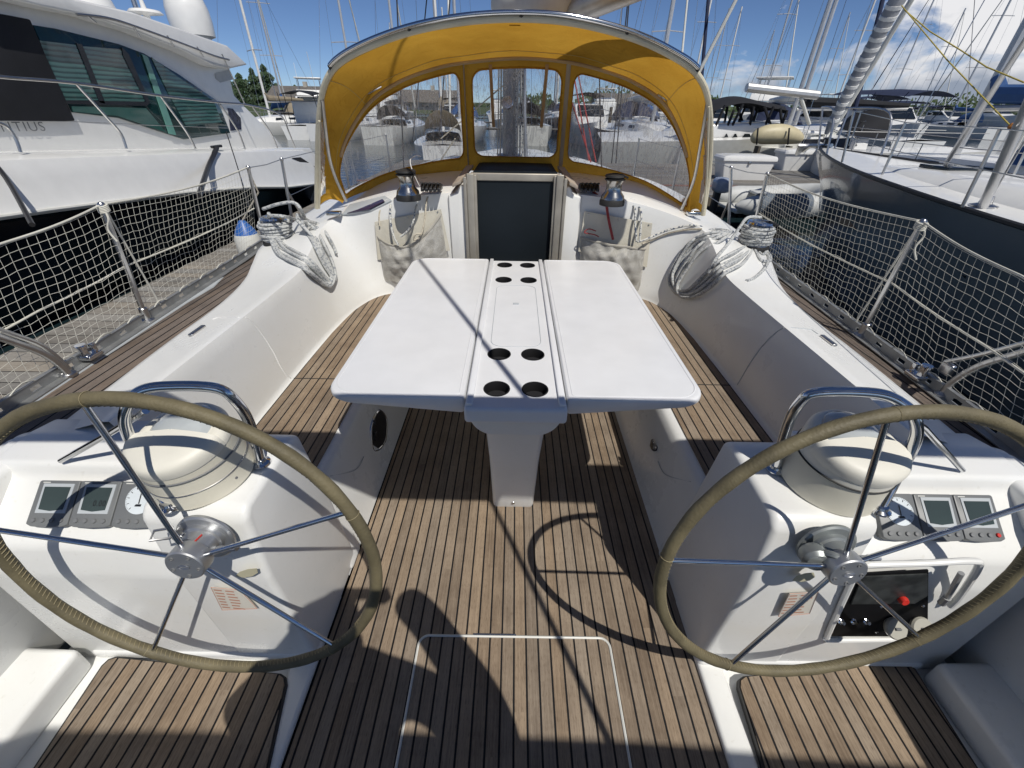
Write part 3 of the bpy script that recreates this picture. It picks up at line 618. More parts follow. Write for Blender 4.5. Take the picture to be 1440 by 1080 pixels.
lip.tube(cr([onY(1203, 806, .657), onY(1166, 888, .657), onY(1164, 897, .657), onY(1172, 900, .657), onY(1306, 898, .657)], 6), .008, 8)
obj('panel_surround', lip, GEL, conR)
hd = MB(); hd.tube([onY(1352, 806, .645), onY(1332, 840, .645)], .007, 8); hd.tube([onY(1332, 840, .645), onY(1324, 848, .65)], .010, 10); obj('engine_lever', hd, simple('grey lever', (.4, .41, .41), .4, .4), conR)
# warning label plates
for (a, nm) in (([(297, 825), (338, 829), (362, 855), (313, 857)], 0), ([(1110, 834), (1150, 832), (1138, 862), (1094, 866)], 1)):
    P = [onY(x, y, .6535) for x, y in a]
    pl = obj('warning_label', MB().prism(P, (0, -.001, 0)), simple('label film', (.66, .63, .56), .5), conL if nm == 0 else conR, 0)
    lines = MB(); o0, e1, e2 = P[0], P[1] - P[0], P[3] - P[0]
    for r_ in range(7):
        t0 = .08 + r_ * .125; 
        for (s0, s1) in ((.06, .3 + .1 * random.random()), (.45, .72 + .2 * random.random())):
            q0 = o0 + e2 * t0 + e1 * s0; q1 = o0 + e2 * t0 + e1 * s1; lines.add([q0 + Vector((0, -.002, 0)), q1 + Vector((0, -.002, 0)), q1 + e2 * .05 + Vector((0, -.002, 0)), q0 + e2 * .05 + Vector((0, -.002, 0))], [(0, 1, 2, 3)])
    for i in range(4):
        a_, b_ = P[i] + Vector((0, -.002, 0)), P[(i + 1) % 4] + Vector((0, -.002, 0)); lines.tube([a_, b_], .0008, 4)
    obj('label_print', lines, simple('faded red print', (.48, .24, .17), .6), pl, 0)
for (x_, y_) in ((345, 806), (1128, 812)):
    obj('worn_sticker', MB().prism([onY(x_ + dx, y_ + dy, .6535) for dx, dy in ((-14, 4), (-8, -2), (4, -6), (16, -7), (18, -1), (10, 4), (-2, 6))], (0, -.001, 0)), simple('worn sticker', (.5, .47, .33), .6), conL if x_ < 720 else conR, 0)
lf = MB(); lf.box((-.74, 1.02, .33), (.10, .10, .05), bev=.02)
# ================================================================== WHEELS
def wheel(c, nrm, ends, label, side):
    c = Vector(c); n = norm(nrm); t = thing('steering_wheel', label, 'wheel', c, 'twin steering wheels')
    u = norm(Vector((1, 0, 0)) - n * n.x); w = n.cross(u) * (1 if n.cross(u).z > 0 else -1)
    RR = .45; m = 96
    def pang(px, py):
        d = sight(px, py); q = EYE + d * ((c - EYE).dot(n) / d.dot(n)) - c; return math.atan2(q.dot(w), q.dot(u))
    ANG = [pang(*e) for e in ends]
    rim = MB().tube([c + (u * math.cos(2 * math.pi * k / m) + w * math.sin(2 * math.pi * k / m)) * RR for k in range(m)], [.0148 + .0006 * math.sin(k * 1.7) + .0004 * random.random() for k in range(m)], 14, closed=True)
    ro = obj('rim', rim, LEATHER, t)
    st = MB(); K = 230
    for k in range(K):
        a = 2 * math.pi * k / K; d = u * math.cos(a) + w * math.sin(a); tg = w * math.cos(a) - u * math.sin(a)
        p = c + d * (RR - .0134); s_ = -1 if k % 2 else 1
        st.tube([p + tg * .003 + n * .0075, p - d * .0022 - tg * .001, p - tg * .003 - n * .0075 * 1], .0011, 4, cap=False)
    obj('stitching', st, STITCH, ro)
    for k in range(5):
        seams = MB()
        a = ANG[k]
        for da in (-.028,):
            q = c + (u * math.cos(a + da) + w * math.sin(a + da)) * RR; tg = w * math.cos(a + da) - u * math.sin(a + da); rd = u * math.cos(a + da) + w * math.sin(a + da)
            seams.tube([q + (rd * math.cos(j) + n * math.sin(j)) * .0155 for j in [2 * math.pi * i / 16 for i in range(16)]], .0009, 4, closed=True)
        obj('rim_seam', seams, STITCH, ro)
    for k in range(5):
        a = ANG[k]; d = u * math.cos(a) + w * math.sin(a)
        obj('spoke', MB().tube([c - n * .004 + d * .03, c - n * .002 + d * .25, c + d * (RR - .012)], .0062, 12), CHROME, t)
    hub = MB().lathe([(.020, .026), (.043, .026), (.046, .023), (.046, -.008), (.045, -.012), (.034, -.016), (.034, -.05), (.040, -.052), (.040, -.075)], c - n * .008, n, 40)
    ho = obj('hub', hub, ALU, t)
    for k in range(5):
        a = ANG[k] + .6; d = u * math.cos(a) + w * math.sin(a)
        obj('bolt', MB().lathe([(.0052, .0), (.0052, .0015), (.003, .0015), (.003, -.001)], c - n * .008 + n * .0262 + d * .033, n, 10), DGREY, ho)
    bx_ = c + n * .0205; em = MB()
    for dy in (-.003, .004): em.tube([bx_ + u * (-.012 + .003 * (dy > 0)) + w * dy, bx_ + u * .012 + w * dy], .0007, 4)
    em.tube([bx_ + u * math.cos(j) * .014 + w * math.sin(j) * .007 for j in [2 * math.pi * i / 18 for i in range(18)]], .0006, 4, closed=True)
    obj('hub_mark', em, STEEL, ho)
    return t, u, w, n
WL = wheel((-.776, .582, .7245), (0, -.993, .118), [(113, 560), (482, 722), (465, 905), (213, 920), (0, 746)], 'left steering wheel with an olive leather rim and five steel spokes', -1)
WR = wheel((.8226, .594, .717), (.03, -.993, .112), [(1247, 592), (1438, 713), (1293, 896), (1030, 932), (945, 788)], 'right steering wheel with an olive leather rim, ahead of the switch panel', 1)
for sg, c in ((-1, Vector((-.79, .652, .707))), (1, Vector((.828, .655, .705)))):
    fl = MB().lathe([(.073, 0), (.073, .007), (.068, .011), (.052, .012), (.050, .022), (.044, .026), (.042, .05)], c + Vector((0, .012, 0)), (.0, -.993, .118), 44)
    if sg > 0:
        fl.lathe([(.03, 0), (.034, .008), (.034, .03), (.026, .04)], c + Vector((-.052, -.01, .006)), (-.15, -.96, .1), 20); fl.tube(cr([c + Vector((-.05, -.03, .03)), c + Vector((-.035, -.05, .045)), c + Vector((-.012, -.05, .03))], 5), .009, 8)
    o = obj('wheel_flange', fl, ALU if sg < 0 else simple('grey painted alloy', (.26, .28, .28), .42, .5), conL if sg < 0 else conR)
    lv = MB(); hk = c + Vector((.05, -.025, .0)); lv.tube([hk, hk + Vector((.03, -.005, .008))], .007, 8); lv.tube([hk + Vector((.03, -.005, .008)), hk + Vector((.055, -.005, .012))], .0085, 10); 
    obj('brake_knob', lv, ALU, conL if sg < 0 else conR)
mk = MB(); n = Vector((0, -.993, .118)); c = Vector((-.776, .582, .7245)); 
mk.tube([c - n * .030 + Vector((.006, 0, .0345)), c - n * .052 + Vector((.009, 0, .0345))], .0022, 5); obj('centre_mark', mk, RED, WL[0])
sh = MB(); p = Vector((-.855, .655, .735)); sh.tube([p, p + Vector((-.0, -.02, .0)), p + Vector((-.035, -.035, .01)), p + Vector((-.04, -.01, .015)), p + Vector((-.0, .0, .015))], .0035, 6); sh.box(p + Vector((.018, -.012, .0)), (.03, .02, .02), bev=.004)
obj('shackle', sh, STEEL, conL)

# ================================================================== BINNACLES
def binnacle(sg, c, label):
    c = Vector(c); t = thing('compass_binnacle', label, 'compass', c, 'twin compass binnacles')
    ax = norm((sg * .02, -.10, 1)); 
    body = MB().lathe([(.124, 0), (.127, .006), (.125, .012), (.120, .06), (.117, .098)], c, ax, 56); bo_ = obj('body', body, BEIGE, t)
    b2 = MB().lathe([(.1175, .101), (.117, .115), (.1165, .132), (.113, .136)], c, ax, 56, cap=True); obj('collar', b2, FADED if sg > 0 else BEIGE, t)
    tl = norm((sg * .03, -.24, 1)); cc = c + ax * .134
    ring = MB().lathe([(.112, -.010), (.1175, -.004), (.1185, .010), (.113, .022), (.103, .028), (.090, .029), (.07, .024)], cc, tl, 56); obj('cover', ring, FADED, t)
    dome = MB()
    dome.lathe([(.084, .012), (.083, .026), (.074, .040), (.056, .050), (.028, .0545), (.004, .0555)], cc + Vector((0, .026, 0)), tl, 40); obj('compass_dome', dome, simple('hazy dome plastic %d' % sg, (.42, .45, .46), .14, var=.12, scale=14, coat=.4), t)
    sk = MB(); rows = []
    for j in range(9):
        rr, hh = [(.1195, .000), (.1205, .014), (.1190, .028), (.1130, .038), (.100, .044), (.080, .048), (.050, .051), (.02, .052), (.002, .053)][j]
        rows.append([cc + tl * hh + (norm(Vector((1, 0, 0)) - tl * tl.x) * math.cos(a) + tl.cross(norm(Vector((1, 0, 0)) - tl * tl.x)) * math.sin(a)) * rr for a in [R(185 + 170 * i / 26) for i in range(27)]])
    obj('hood', sk.grid(rows), FADED, t)
    for (h, m_, r_) in ((.099, SATBLK if sg > 0 else DGREY, .0025), (.055, STEEL, .0016)):
        if sg > 0 and h < .08: continue
        u = norm(Vector((1, 0, 0)) - ax * ax.x); w = ax.cross(u); rad = .1218 if h < .08 else .1188
        obj('band', MB().tube([c + ax * h + (u * math.cos(a) + w * math.sin(a)) * rad for a in [2 * math.pi * i / 60 for i in range(60)]], r_, 6, closed=True), m_, t)
    for a in ((R(-112), R(-20)) if sg < 0 else (R(-70),)):
        q = c + Vector((math.cos(a) * .1215, math.sin(a) * .1215, .028)); obj('screw', MB().lathe([(.004, 0), (.004, .003)], q, (math.cos(a), math.sin(a), 0), 8), DGREY, t)
binnacle(-1, (-.862, .822, .772), 'left round compass binnacle, stained cream with a hazy dome, on the port steering console')
binnacle(1, (.905, .835, .772), 'right round compass binnacle, cream with a black band, on the starboard steering console')
def guard(sg, pts, brace, label):
    t = thing('grab_rail', label, 'rail', pts[0], 'steel grab rails round the binnacles')
    p = cr(pts, 7); obj('hoop', MB().tube(p, .0135, 14), CHROME, t)
    q = pts[2] + Vector((0, 0, -.0)); obj('brace', MB().tube(brace, .008, 10), CHROME, t)
    for e in (pts[0], pts[-1]): obj('foot', MB().lathe([(.026, -.002), (.026, .004), (.018, .009), (.016, .016)], e, (0, 0, 1), 20), CHROME, t)
g0 = [Vector((-.985, .742, .772)) , Vector((-.985, .755, .86)), Vector((-.98, .77, .955)), Vector((-.965, .785, 1.0)), Vector((-.905, .81, 1.04)), Vector((-.80, .83, 1.048)), Vector((-.74, .84, 1.03)), Vector((-.712, .86, .97)), Vector((-.706, .872, .86)), Vector((-.706, .885, .772))]
g0[0] = onZ(238, 712, .774) ; g0[-1] = onZ(367, 651, .774)
gp = [g0[0], onY(200, 650, .77), onY(178, 605, .79), onY(178, 575, .80), onY(198, 550, .82), onY(240, 543, .84), onY(305, 546, .86), onY(333, 566, .87), onY(352, 598, .88), g0[-1]]
guard(-1, gp, [onY(205, 578, .80), onY(150, 612, .85), onZ(86, 648, .775)], 'left polished steel grab rail arched over the port binnacle')
gp = [onZ(1236, 716, .774), onY(1262, 668, .77), onY(1286, 622, .79), onY(1287, 590, .80), onY(1268, 567, .82), onY(1230, 553, .84), onY(1150, 552, .86), onY(1125, 566, .87), onY(1108, 598, .88), onZ(1090, 660, .774)]
guard(1, gp, [onY(1262, 575, .81), onY(1300, 602, .85), onZ(1353, 661, .775)], 'right polished steel grab rail arched over the starboard binnacle')

# ================================================================== INSTRUMENTS
def instrument(q, kind, label, red=False, digits=''):
    # q: 4 corners (bottom left, bottom right, top right, top left)
    a, b_, c, d = q; n = (b_ - a).cross(d - a).normalized(); 
    t = thing('instrument_display', label, 'display', (a + b_ + c + d) / 4, 'instrument displays set in the consoles')
    P = lambda s, v, h=0: (a.lerp(b_, s)).lerp(d.lerp(c, s), v) + n * h
    out = [P(0.0, .07), P(.12, .02), P(.5, 0), P(.88, .02), P(1, .07), P(1, .97), P(.97, 1), P(.03, 1), P(0, .97)]
    obj('bezel', MB().bprism([p - n * .012 for p in out], n * .024, .003, 2), IGREY, t)
    F = [P(.10, .30), P(.90, .30), P(.90, .93), P(.10, .93)]
    if kind == 'lcd':
        obj('frame', MB().prism([P(.15, .30, .012), P(.88, .30, .012), P(.90, .93, .012), P(.14, .93, .012)], n * .002), LGREY, t)
        F = [P(.22, .38, .014), P(.5, .345, .014), P(.80, .38, .014), P(.83, .86, .014), P(.20, .86, .014)]
        sc = obj('screen', MB().prism(F, n * .0015), LCD, t, 0)
        if digits:
            V, Fc = text(digits, 1.0, .0); L = max(v.x for v in V); e1 = P(.78, .5) - P(.48, .5); e2 = P(.5, .68) - P(.5, .5)
            o0 = P(.48, .46, .0162); obj('digits', MB().add([o0 + e1 * (v.x / L) + e2 * v.y * 1.0 for v in V], Fc), BLACK, sc, 0)
    else:
        cen = P(.55, .62, .012); e1 = (P(.9, .6) - P(.2, .6)) * .5; e2 = n.cross(e1)
        di = obj('dial', MB().prism([cen + e1 * math.cos(j) + e2 * math.sin(j) for j in [2 * math.pi * i / 32 for i in range(32)]], n * .002), DIAL, t, 0)
        tk = MB()
        for k in range(11):
            j = R(-50 + 28 * k); dr = e1 * math.cos(j) + e2 * math.sin(j); tk.tube([cen + dr * .74 + n * .0022, cen + dr * .88 + n * .0022], .0010, 4)
        for k in range(41):
            j = R(-50 + 7 * k); dr = e1 * math.cos(j) + e2 * math.sin(j); tk.tube([cen + dr * .91 + n * .0022, cen + dr * .96 + n * .0022], .0005, 4)
        tk.box(cen + e2 * -.35 + n * .002, (.016, .012, .001)); tk.tube([cen - e2 * .3 + n * .003, cen + e2 * .42 + n * .003], .0016, 4)
        obj('markings', tk, BLACK, di, 0)
    bk = 4
    for k in range(bk):
        p = P(.17 + .22 * k, .15, .011)
        obj('button', MB().lathe([(.0062, 0), (.0062, .003), (.005, .005)], p, n, 12), RED if (red and k == 3) else DGREY, t)
    obj('trim_text', MB().prism([P(.10, .945, .0122), P(.28, .945, .0122), P(.28, .965, .0122), P(.10, .965, .0122)], n * .0004), WHT2, t, 0)
def band(A, B, C, D, n):   # bottom left, bottom right, top right, top left
    out = []
    for k in range(n):
        s0, s1 = k / n + .004, (k + 1) / n - .004
        out.append((A.lerp(B, s0), A.lerp(B, s1), D.lerp(C, s1), D.lerp(C, s0)))
    return out
Lb = band(Vector((-1.352, .722, .650)), Vector((-.995, .722, .650)), Vector((-.995, .822, .730)), Vector((-1.352, .822, .730)), 3)
instrument(Lb[0], 'lcd', 'grey instrument with a blank screen, outermost of the three beside the left wheel')
instrument(Lb[1], 'lcd', 'grey instrument with digits on its screen, middle of the three beside the left wheel', digits='0.00')
instrument(Lb[2], 'dial', 'grey round dial gauge beside the left binnacle guard rail')
Rb = band(Vector((1.042, .722, .650)), Vector((1.385, .722, .650)), Vector((1.385, .822, .730)), Vector((1.042, .822, .730)), 3)
instrument(Rb[0], 'dial', 'grey round dial gauge beside the right binnacle guard rail')
instrument(Rb[1], 'lcd', 'grey instrument crossed by the wheel shadow, middle of the three beside the right wheel')
instrument(Rb[2], 'lcd', 'grey autopilot instrument with a red button, outermost of the three beside the right wheel', red=True)

# ================================================================== TABLE
tb = thing('cockpit_table', 'white cockpit table with both leaves up and eight black cup holders along its middle', 'table', (.015, 1.345, 0))
cx = .015
con = MB().bprism([(cx - .184, 1.145, .70), (cx - .184, 2.815, .70), (cx + .184, 2.815, .70), (cx + .184, 1.145, .70)], (0, 0, .066), .014, 4); cono = obj('console', con, GELT, tb)
for sx in (-.165, .165):
    obj('ridge', MB().bprism([(cx + sx - .012, 1.162, .765), (cx + sx + .012, 1.162, .765), (cx + sx + .012, 2.812, .765), (cx + sx - .012, 2.812, .765)], (0, 0, .014), .005, 3), GELT, cono)
body = MB()
pf = []
for k in range(13):
    a = R(180 + 90 * k / 12); pf.append((-.075 + .098 * math.cos(a), .715 + .105 * math.sin(a)))
pf = pf + [(-x, z) for x, z in reversed(pf)]
body.bprism([(cx + x, 1.185, z) for x, z in pf], (0, 1.55, 0), .012, 3); obj('locker_box', body, GEL, tb)
leg = MB()
rows = []
for z, hw, y0 in ((.0, .098, 1.352), (.02, .100, 1.345), (.08, .101, 1.335), (.4, .106, 1.262), (.60, .113, 1.208), (.71, .118, 1.178)):
    rows.append([(p.x, p.y, z) for p in rrect(cx - hw, cx + hw, y0, y0 + .8, z, .022, 4)])
leg.grid(rows, cu=True); obj('leg', leg, GEL, tb)
obj('leg_screw', MB().lathe([(.008, 0), (.006, .002)], (cx, 1.337, .045), (0, -1, .2), 12), STEEL, tb)
obj('foot_plate', MB().prism(rrect(cx - .115, cx + .115, 1.335, 2.17, 0.001, .02), (0, 0, .005)), GEL, tb) if False else None
for sg in (-1, 1):
    x0, x1 = cx + sg * .1872, cx + sg * .700
    ys = (1.178, 2.83)
    top = []
    pl = rrect(min(x0, x1), max(x0, x1), 1.205, 2.83, .77, [.10 if sg > 0 else .012, .012 if sg > 0 else .10, .012 if sg > 0 else .09, .09 if sg > 0 else .012], 8)
    def row(ins, dzz, wedge=0):
        cen = Vector(((x0 + x1) / 2, 2.0, .77)); out = []
        for p in pl:
            q = p.copy(); dx = ins * (1 if p.x < cen.x else -1); dy = ins * (1 if p.y < cen.y else -1); q.x += dx; q.y += dy
            f = 1 - abs(p.x - x0) / abs(x1 - x0); q.z = .77 + dzz - wedge * (.012 + .045 * max(0, f)); out.append(q)
        return out
    rws = [row(.012, .0015), row(.006, .001), row(.002, -.003), row(0, -.009), row(0, -.012, .6), row(.006, -.014, 1), row(.02, -.016, 1.05)]
    mbt = MB().grid(rws, cu=True); o = len(mbt.v); n_ = len(pl); mbt.f.append(tuple(range(n_))); mbt.f.append(tuple(range(o - n_, o)))
    lo = obj('leaf', mbt, GELT, tb)
    obj('edge_lip', MB().tube([p + Vector((0, 0, .001)) for p in row(.020, 0)], .0025, 6, closed=True), GELT, lo)
cupc = MB()
cups = [(-.072, 1.272), (.072, 1.272), (-.072, 1.532), (.072, 1.532), (-.076, 2.435), (.076, 2.435), (-.076, 2.715), (.076, 2.715)]
for x, y in cups: cupc.lathe([(.046, -.045), (.046, .03)], (cx + x, y, .767), (0, 0, 1), 40)
cut = obj('cutter', cupc, SATBLK); bmod = cono.modifiers.new('holes', 'BOOLEAN'); bmod.object = cut; bmod.operation = 'DIFFERENCE'; bmod.solver = 'EXACT'
cut.location = -ABS[cono.name] * 0
dg_ = bpy.context.evaluated_depsgraph_get(); nm_ = bpy.data.meshes.new_from_object(cono.evaluated_get(dg_)); cono.modifiers.clear(); nm_.shade_flat(); cono.data = nm_; bpy.data.objects.remove(cut)
for x, y in cups:
    o = obj('cup_holder', MB().lathe([(.0505, .0), (.0500, .0022), (.0465, .0030), (.0452, .001), (.0445, -.040)], (cx + x, y, .766), (0, 0, 1), 36, cap=False), simple('cup wall rubber', (.010, .010, .011), .6, spec=.2) if 'cup wall rubber' not in bpy.data.materials else bpy.data.materials['cup wall rubber'], tb)
    obj('cup_bottom', MB().lathe([(.0448, 0), (.044, .0014)], (cx + x, y, .7265), (0, 0, 1), 36), simple('cup rubber', (.008, .008, .010), .8) if 'cup rubber' not in bpy.data.materials else bpy.data.materials['cup rubber'], o)
obj('lid_seam', MB().tube(rrect(cx - .112, cx + .112, 1.60, 2.34, .7665, .05, 8), .0016, 5, closed=True), LGREY, tb)
obj('lid_latch', MB().box((cx, 2.07, .768), (.03, .018, .005), bev=.002), LGREY, tb)

# ================================================================== WINCHES, CLUTCHES
def winch(c, r, h, drum, label, group, tail=True):
    c = Vector(c); t = thing('winch', label, 'winch', c, group)
    obj('base', MB().lathe([(r * 1.25, 0), (r * 1.27, h * .12), (r * 1.15, h * .22), (r, h * .25)], c, (0, 0, 1), 36), SATBLK, t)
    obj('drum', MB().lathe([(r * 1.18, h * .2), (r * 1.12, h * .3), (r * .82, h * .42), (r * .74, h * .55), (r * .76, h * .72), (r * .9, h * .80)], c, (0, 0, 1), 36), DRUM, t)
    obj('self_tailer', MB().lathe([(r * .98, h * .80), (r * 1.02, h * .83), (r * .8, h * .86), (r * 1.02, h * .90), (r * .96, h * .96), (r * .4, h), (r * .3, h * .98)], c, (0, 0, 1), 36), SATBLK if tail else CHROME, t)
    a = MB().tube([c + Vector((0, 0, h * .95)), c + Vector((r * .5, -r * .5, h * .99)), c + Vector((r * 1.1, -r * .8, h * .9))], r * .1, 6); obj('feeder_arm', a, BLACK, t)
    return t
winch(onZ(575, 281, 1.10), .066, .190, CHROME, 'small chrome winch with a black top, left of the companionway', 'cabin top winches')
winch(onZ(860, 288, 1.10), .066, .190, CHROME, 'small chrome winch with a black top, right of the companionway', 'cabin top winches')
winch((-1.69, 3.02, .79), .085, .20, CHROME, 'large primary winch wound with grey rope on the left coaming', 'primary winches', False)
winch((1.735, 3.06, .80), .085, .20, CHROME, 'large primary winch wound with grey rope on the right coaming', 'primary winches', False)
for sg in (-1, 1):
    xx = (605, 826)[sg > 0]; base = onZ(xx, 268, 1.15)
    t = thing('rope_clutch', 'bank of black rope clutches beside the %s cabin winch' % ('left' if sg < 0 else 'right'), 'rope clutch', base, 'rope clutch banks')
    for k in range(5):
        b0 = base + Vector((.028 * (k - 2), 0, 0)); cl = MB().bprism([b0 + Vector((0, -.05, 0)), b0 + Vector((0, .08, 0)), b0 + Vector((0, .08, .03)), b0 + Vector((0, .0, .05)), b0 + Vector((0, -.05, .02))], (.02, 0, 0), .003, 2)
        c_ = obj('clutch', cl, BLACK, t); obj('lever', MB().bprism([b0 + Vector((.003, .05, .035)), b0 + Vector((.003, -.05, .06)), b0 + Vector((.003, -.06, .052)), b0 + Vector((.003, .05, .02))], (.014, 0, 0), .003, 2), SATBLK, c_)

# ================================================================== SHEET BAGS
def pocket(ptsT, sg, label, slump):
    # back panel against the bulkhead, pouch in front
    Y0 = 3.118
    tl, tr, bl, br = ptsT
    t = thing('rope_bag', label, 'bag', (tl + tr + bl + br) / 4, 'rope bags on the bulkhead')
    obj('back_panel', MB().prism([tl, tr, tr.lerp(br, .62), tl.lerp(bl, .62)], (0, -.006, 0)), simple('aged canvas panel %d' % sg, (.60, .57, .48), .85, var=.12, bump=.2), t)
    rows = []; nu, nv = 26, 18
    for j in range(nv + 1):
        v = j / nv; row = []
        for i in range(nu + 1):
            s = i / nu
            top = tl.lerp(tr, s) + (bl - tl) * (.40 if slump == 0 else .28) ; 
            if slump == 0: top = top + Vector((0, 0, .0))
            else:
                k = s; top = tl.lerp(tr, k) + Vector((0, 0, -.10 - .13 * math.sin(math.pi * min(1, max(0, k))) ** .9 + .07 * k * (k > .0)))
            bot = bl.lerp(br, .06 + .88 * s) - Vector((0, 0, .02 * math.sin(math.pi * s)))
            p = top.lerp(bot, v)
            bulge = math.sin(math.pi * s) ** .6 * (.045 + .05 * math.sin(math.pi * min(1, v * 1.05 + .08)) )
            w = .008 * math.sin(s * 17 + v * 9) + .007 * math.sin(s * 31 - v * 13 + 2) + .006 * math.sin(v * 23 + s * 5)
            row.append(p + Vector((0, -bulge - w * math.sin(math.pi * s), 0)))
        rows.append(row)
    po = obj('pouch', MB().grid(rows), BAGM, t, 60)
    obj('hem', MB().tube([p + Vector((0, -.004, 0)) for p in rows[0]], .009, 8, flat=.5), simple('hem webbing %d' % sg, (.40, .38, .33), .9), po)
    for q in (tl.lerp(tr, .06), tl.lerp(tr, .5), tl.lerp(tr, .95)): obj('snap', MB().lathe([(.007, 0), (.005, .004)], q + Vector((0, -.006, -.015)), (0, -1, 0), 10), STEEL, t)
pocket((onY(527, 312, 3.11), onY(620, 294, 3.12), onY(534, 395, 3.10), onY(640, 385, 3.11)), -1, 'grey mesh rope bag sagging open, left of the companionway', 1)
pocket((onY(822, 297, 3.12), onY(917, 314, 3.11), onY(808, 385, 3.11), onY(905, 410, 3.10)), 1, 'grey mesh rope bag with a straight hem, right of the companionway', 0)

# ================================================================== ROPES
def rope(name, pts, r, m, label, group=None, n=7, cat='rope', seg=6):
    return solo(name, MB().tube(cr(pts, seg), r, n), m, label, cat, group, loc=pts[0])
Yp = 3.09
rope('hanging_rope', [onY(553, 281, 3.2), onY(549, 290, 3.13), onY(549, 310, 3.08), onY(553, 330, 3.05), onY(560, 345, 3.04)], .008, ROPE2, 'flecked dark rope hanging from the left cabin winch into the bag')
rope('hanging_rope', [onY(590, 284, 3.2), onY(585, 292, 3.12), onY(581, 312, 3.06), onY(572, 326, 3.04), onY(563, 333, 3.04)], .007, ROPE2, 'thin curved rope in front of the left bag, right of the flecked one')
rope('hanging_rope', [onY(605, 270, 3.2), onY(600, 283, 3.13), onY(597, 310, 3.08), onY(592, 330, 3.05), onY(582, 338, 3.03), onY(584, 330, 3.03), onY(592, 329, 3.03)], .006, ROPEP, 'plain cream rope with a loop falling into the left bag')
rope('hanging_rope', [onY(545, 290, 3.2), onY(536, 294, 3.14), onY(533, 303, 3.12), onY(534, 318, 3.09)], .005, ROPEP, 'thin cream cord at the left edge of the left bag')
rope('hanging_rope', [onY(833, 268, 3.25), onY(846, 281, 3.16), onY(852, 286, 3.12), onY(856, 310, 3.07), onY(862, 337, 3.05)], .0095, REDROPE, 'red rope falling from the clutches into the right bag')
rope('hanging_rope', [onY(880, 286, 3.2), onY(892, 292, 3.13), onY(893, 315, 3.08), onY(895, 340, 3.05)], .008, ROPE2, 'flecked blue and white rope dropping into the right bag')
rope('hanging_rope', [onY(885, 284, 3.2), onY(900, 294, 3.13), onY(901, 318, 3.07), onY(899, 341, 3.04)], .008, ROPE2, 'flecked rope beside the blue and white one, above the right bag')
rope('slack_rope', [onS(988, 319, .01), onS(970, 317, .02), onS(945, 322, .03), onS(925, 329, .04), onY(905, 338, 3.04), onY(896, 340, 3.04)], .007, ROPE2, 'slack flecked rope running from the right bag to the coaming')
rope('slack_rope', [onS(987, 322, .01), onS(965, 323, .012), onS(940, 328, .015), onS(918, 337, .02), onY(903, 343, 3.04)], .006, ROPEP, 'pale slack rope under the flecked one, towards the right coaming')
rope('cord', [onY(838, 325, 3.04), onY(828, 322, 3.05), onY(822, 327, 3.05), onY(836, 330, 3.04), onY(842, 333, 3.04)], .004, REDROPE, 'short red cord end lying in the right bag')
rope('cord', [onY(590, 262, 3.2), onY(580, 240, 3.2), onY(577, 225, 3.25), onY(585, 219, 3.3), onY(592, 220, 3.3)], .003, MASTW, 'thin white cord sticking up from the left cabin winch')
def hank(name, base, sg, label, loops, tail, r=.0108):
    mb = MB(); b = Vector(base)
    for k in range(6):   # turns on the drum
        rr = .098 + .006 * math.sin(k * 2.1); z = .055 + .020 * k
        mb.tube([b + Vector((rr * math.cos(j), rr * math.sin(j), z + .003 * math.sin(3 * j + k))) for j in [2 * math.pi * i / 26 for i in range(26)]], r, 7, closed=True)
    for L in loops: mb.tube(cr(L, 7), r, 7)
    for L in tail: mb.tube(cr(L, 7), r, 7)
    t = solo(name, mb, ROPE, label, 'rope', 'sheets hung from the primary winches', loc=b + Vector((0, 0, .05)))
q = lambda x, y, z: onZ(x, y, z)
def yl(l): return [onY(x, y, Y_) for x, y, Y_ in l]
def dr(l, lift=.012):
    return [onS(x, y, lift) if Y_ is None else onY(x, y, Y_) for x, y, Y_ in l]
loops = []
for k, d in enumerate(((0, 0), (5, -4), (-5, 4), (8, 3), (-3, 9), (3, 12))):
    dx, dy = d; N_ = None; lf = .012 + .007 * k
    loops.append(dr([(378, 300, 2.93), (379 + dx * .4, 322 + dy * .4, N_), (392 + dx, 346 + dy, N_), (412 + dx, 358 + dy, N_), (432 + dx, 370 + dy, N_), (450 + dx * .8, 388 + dy * .7, N_), (462 + dx * .6, 397 + dy * .5, N_), (468 + dx * .5, 386 + dy * .5, N_), (458 + dx, 362 + dy, N_), (446 + dx, 338 + dy, N_), (434 + dx, 318 + dy, N_), (418, 304 + dy * .5, 2.92)], lf))
tails = [dr([(425, 312, 2.9), (446, 314, None), (460, 330, None), (470, 348, None), (473, 357, None)], .03), dr([(370, 294, 2.96), (392, 287, 2.93), (413, 285, 2.92), (424, 296, 2.91), (432, 314, None), (447, 340, None)], .04),
         dr([(380, 303, 2.91), (402, 305, 2.9), (424, 311, None), (446, 320, None)], .03)]
hank('coiled_sheet', (-1.69, 3.02, .79), -1, 'grey sheet coiled on the left primary winch with loops hanging over the coaming', loops, tails)
loops = []
for k, d in enumerate(((0, 0), (5, 3), (-4, -5), (9, -1), (2, -10), (11, 7))):
    dx, dy = d; N_ = None; lf = .012 + .007 * k
    loops.append(dr([(1060, 328, 2.96), (1056 + dx * .3, 345 + dy * .3, N_), (1035 + dx, 362 + dy, N_), (1010 + dx, 376 + dy, N_), (988 + dx, 397 + dy, N_), (967 + dx * .8, 413 + dy * .6, N_), (950 + dx * .6, 412 + dy * .6, N_), (944 + dx * .8, 395 + dy * .8, N_), (956 + dx, 370 + dy, N_), (974 + dx, 346 + dy, N_), (1000 + dx, 333 + dy, N_), (1030, 326, 2.98)], lf))
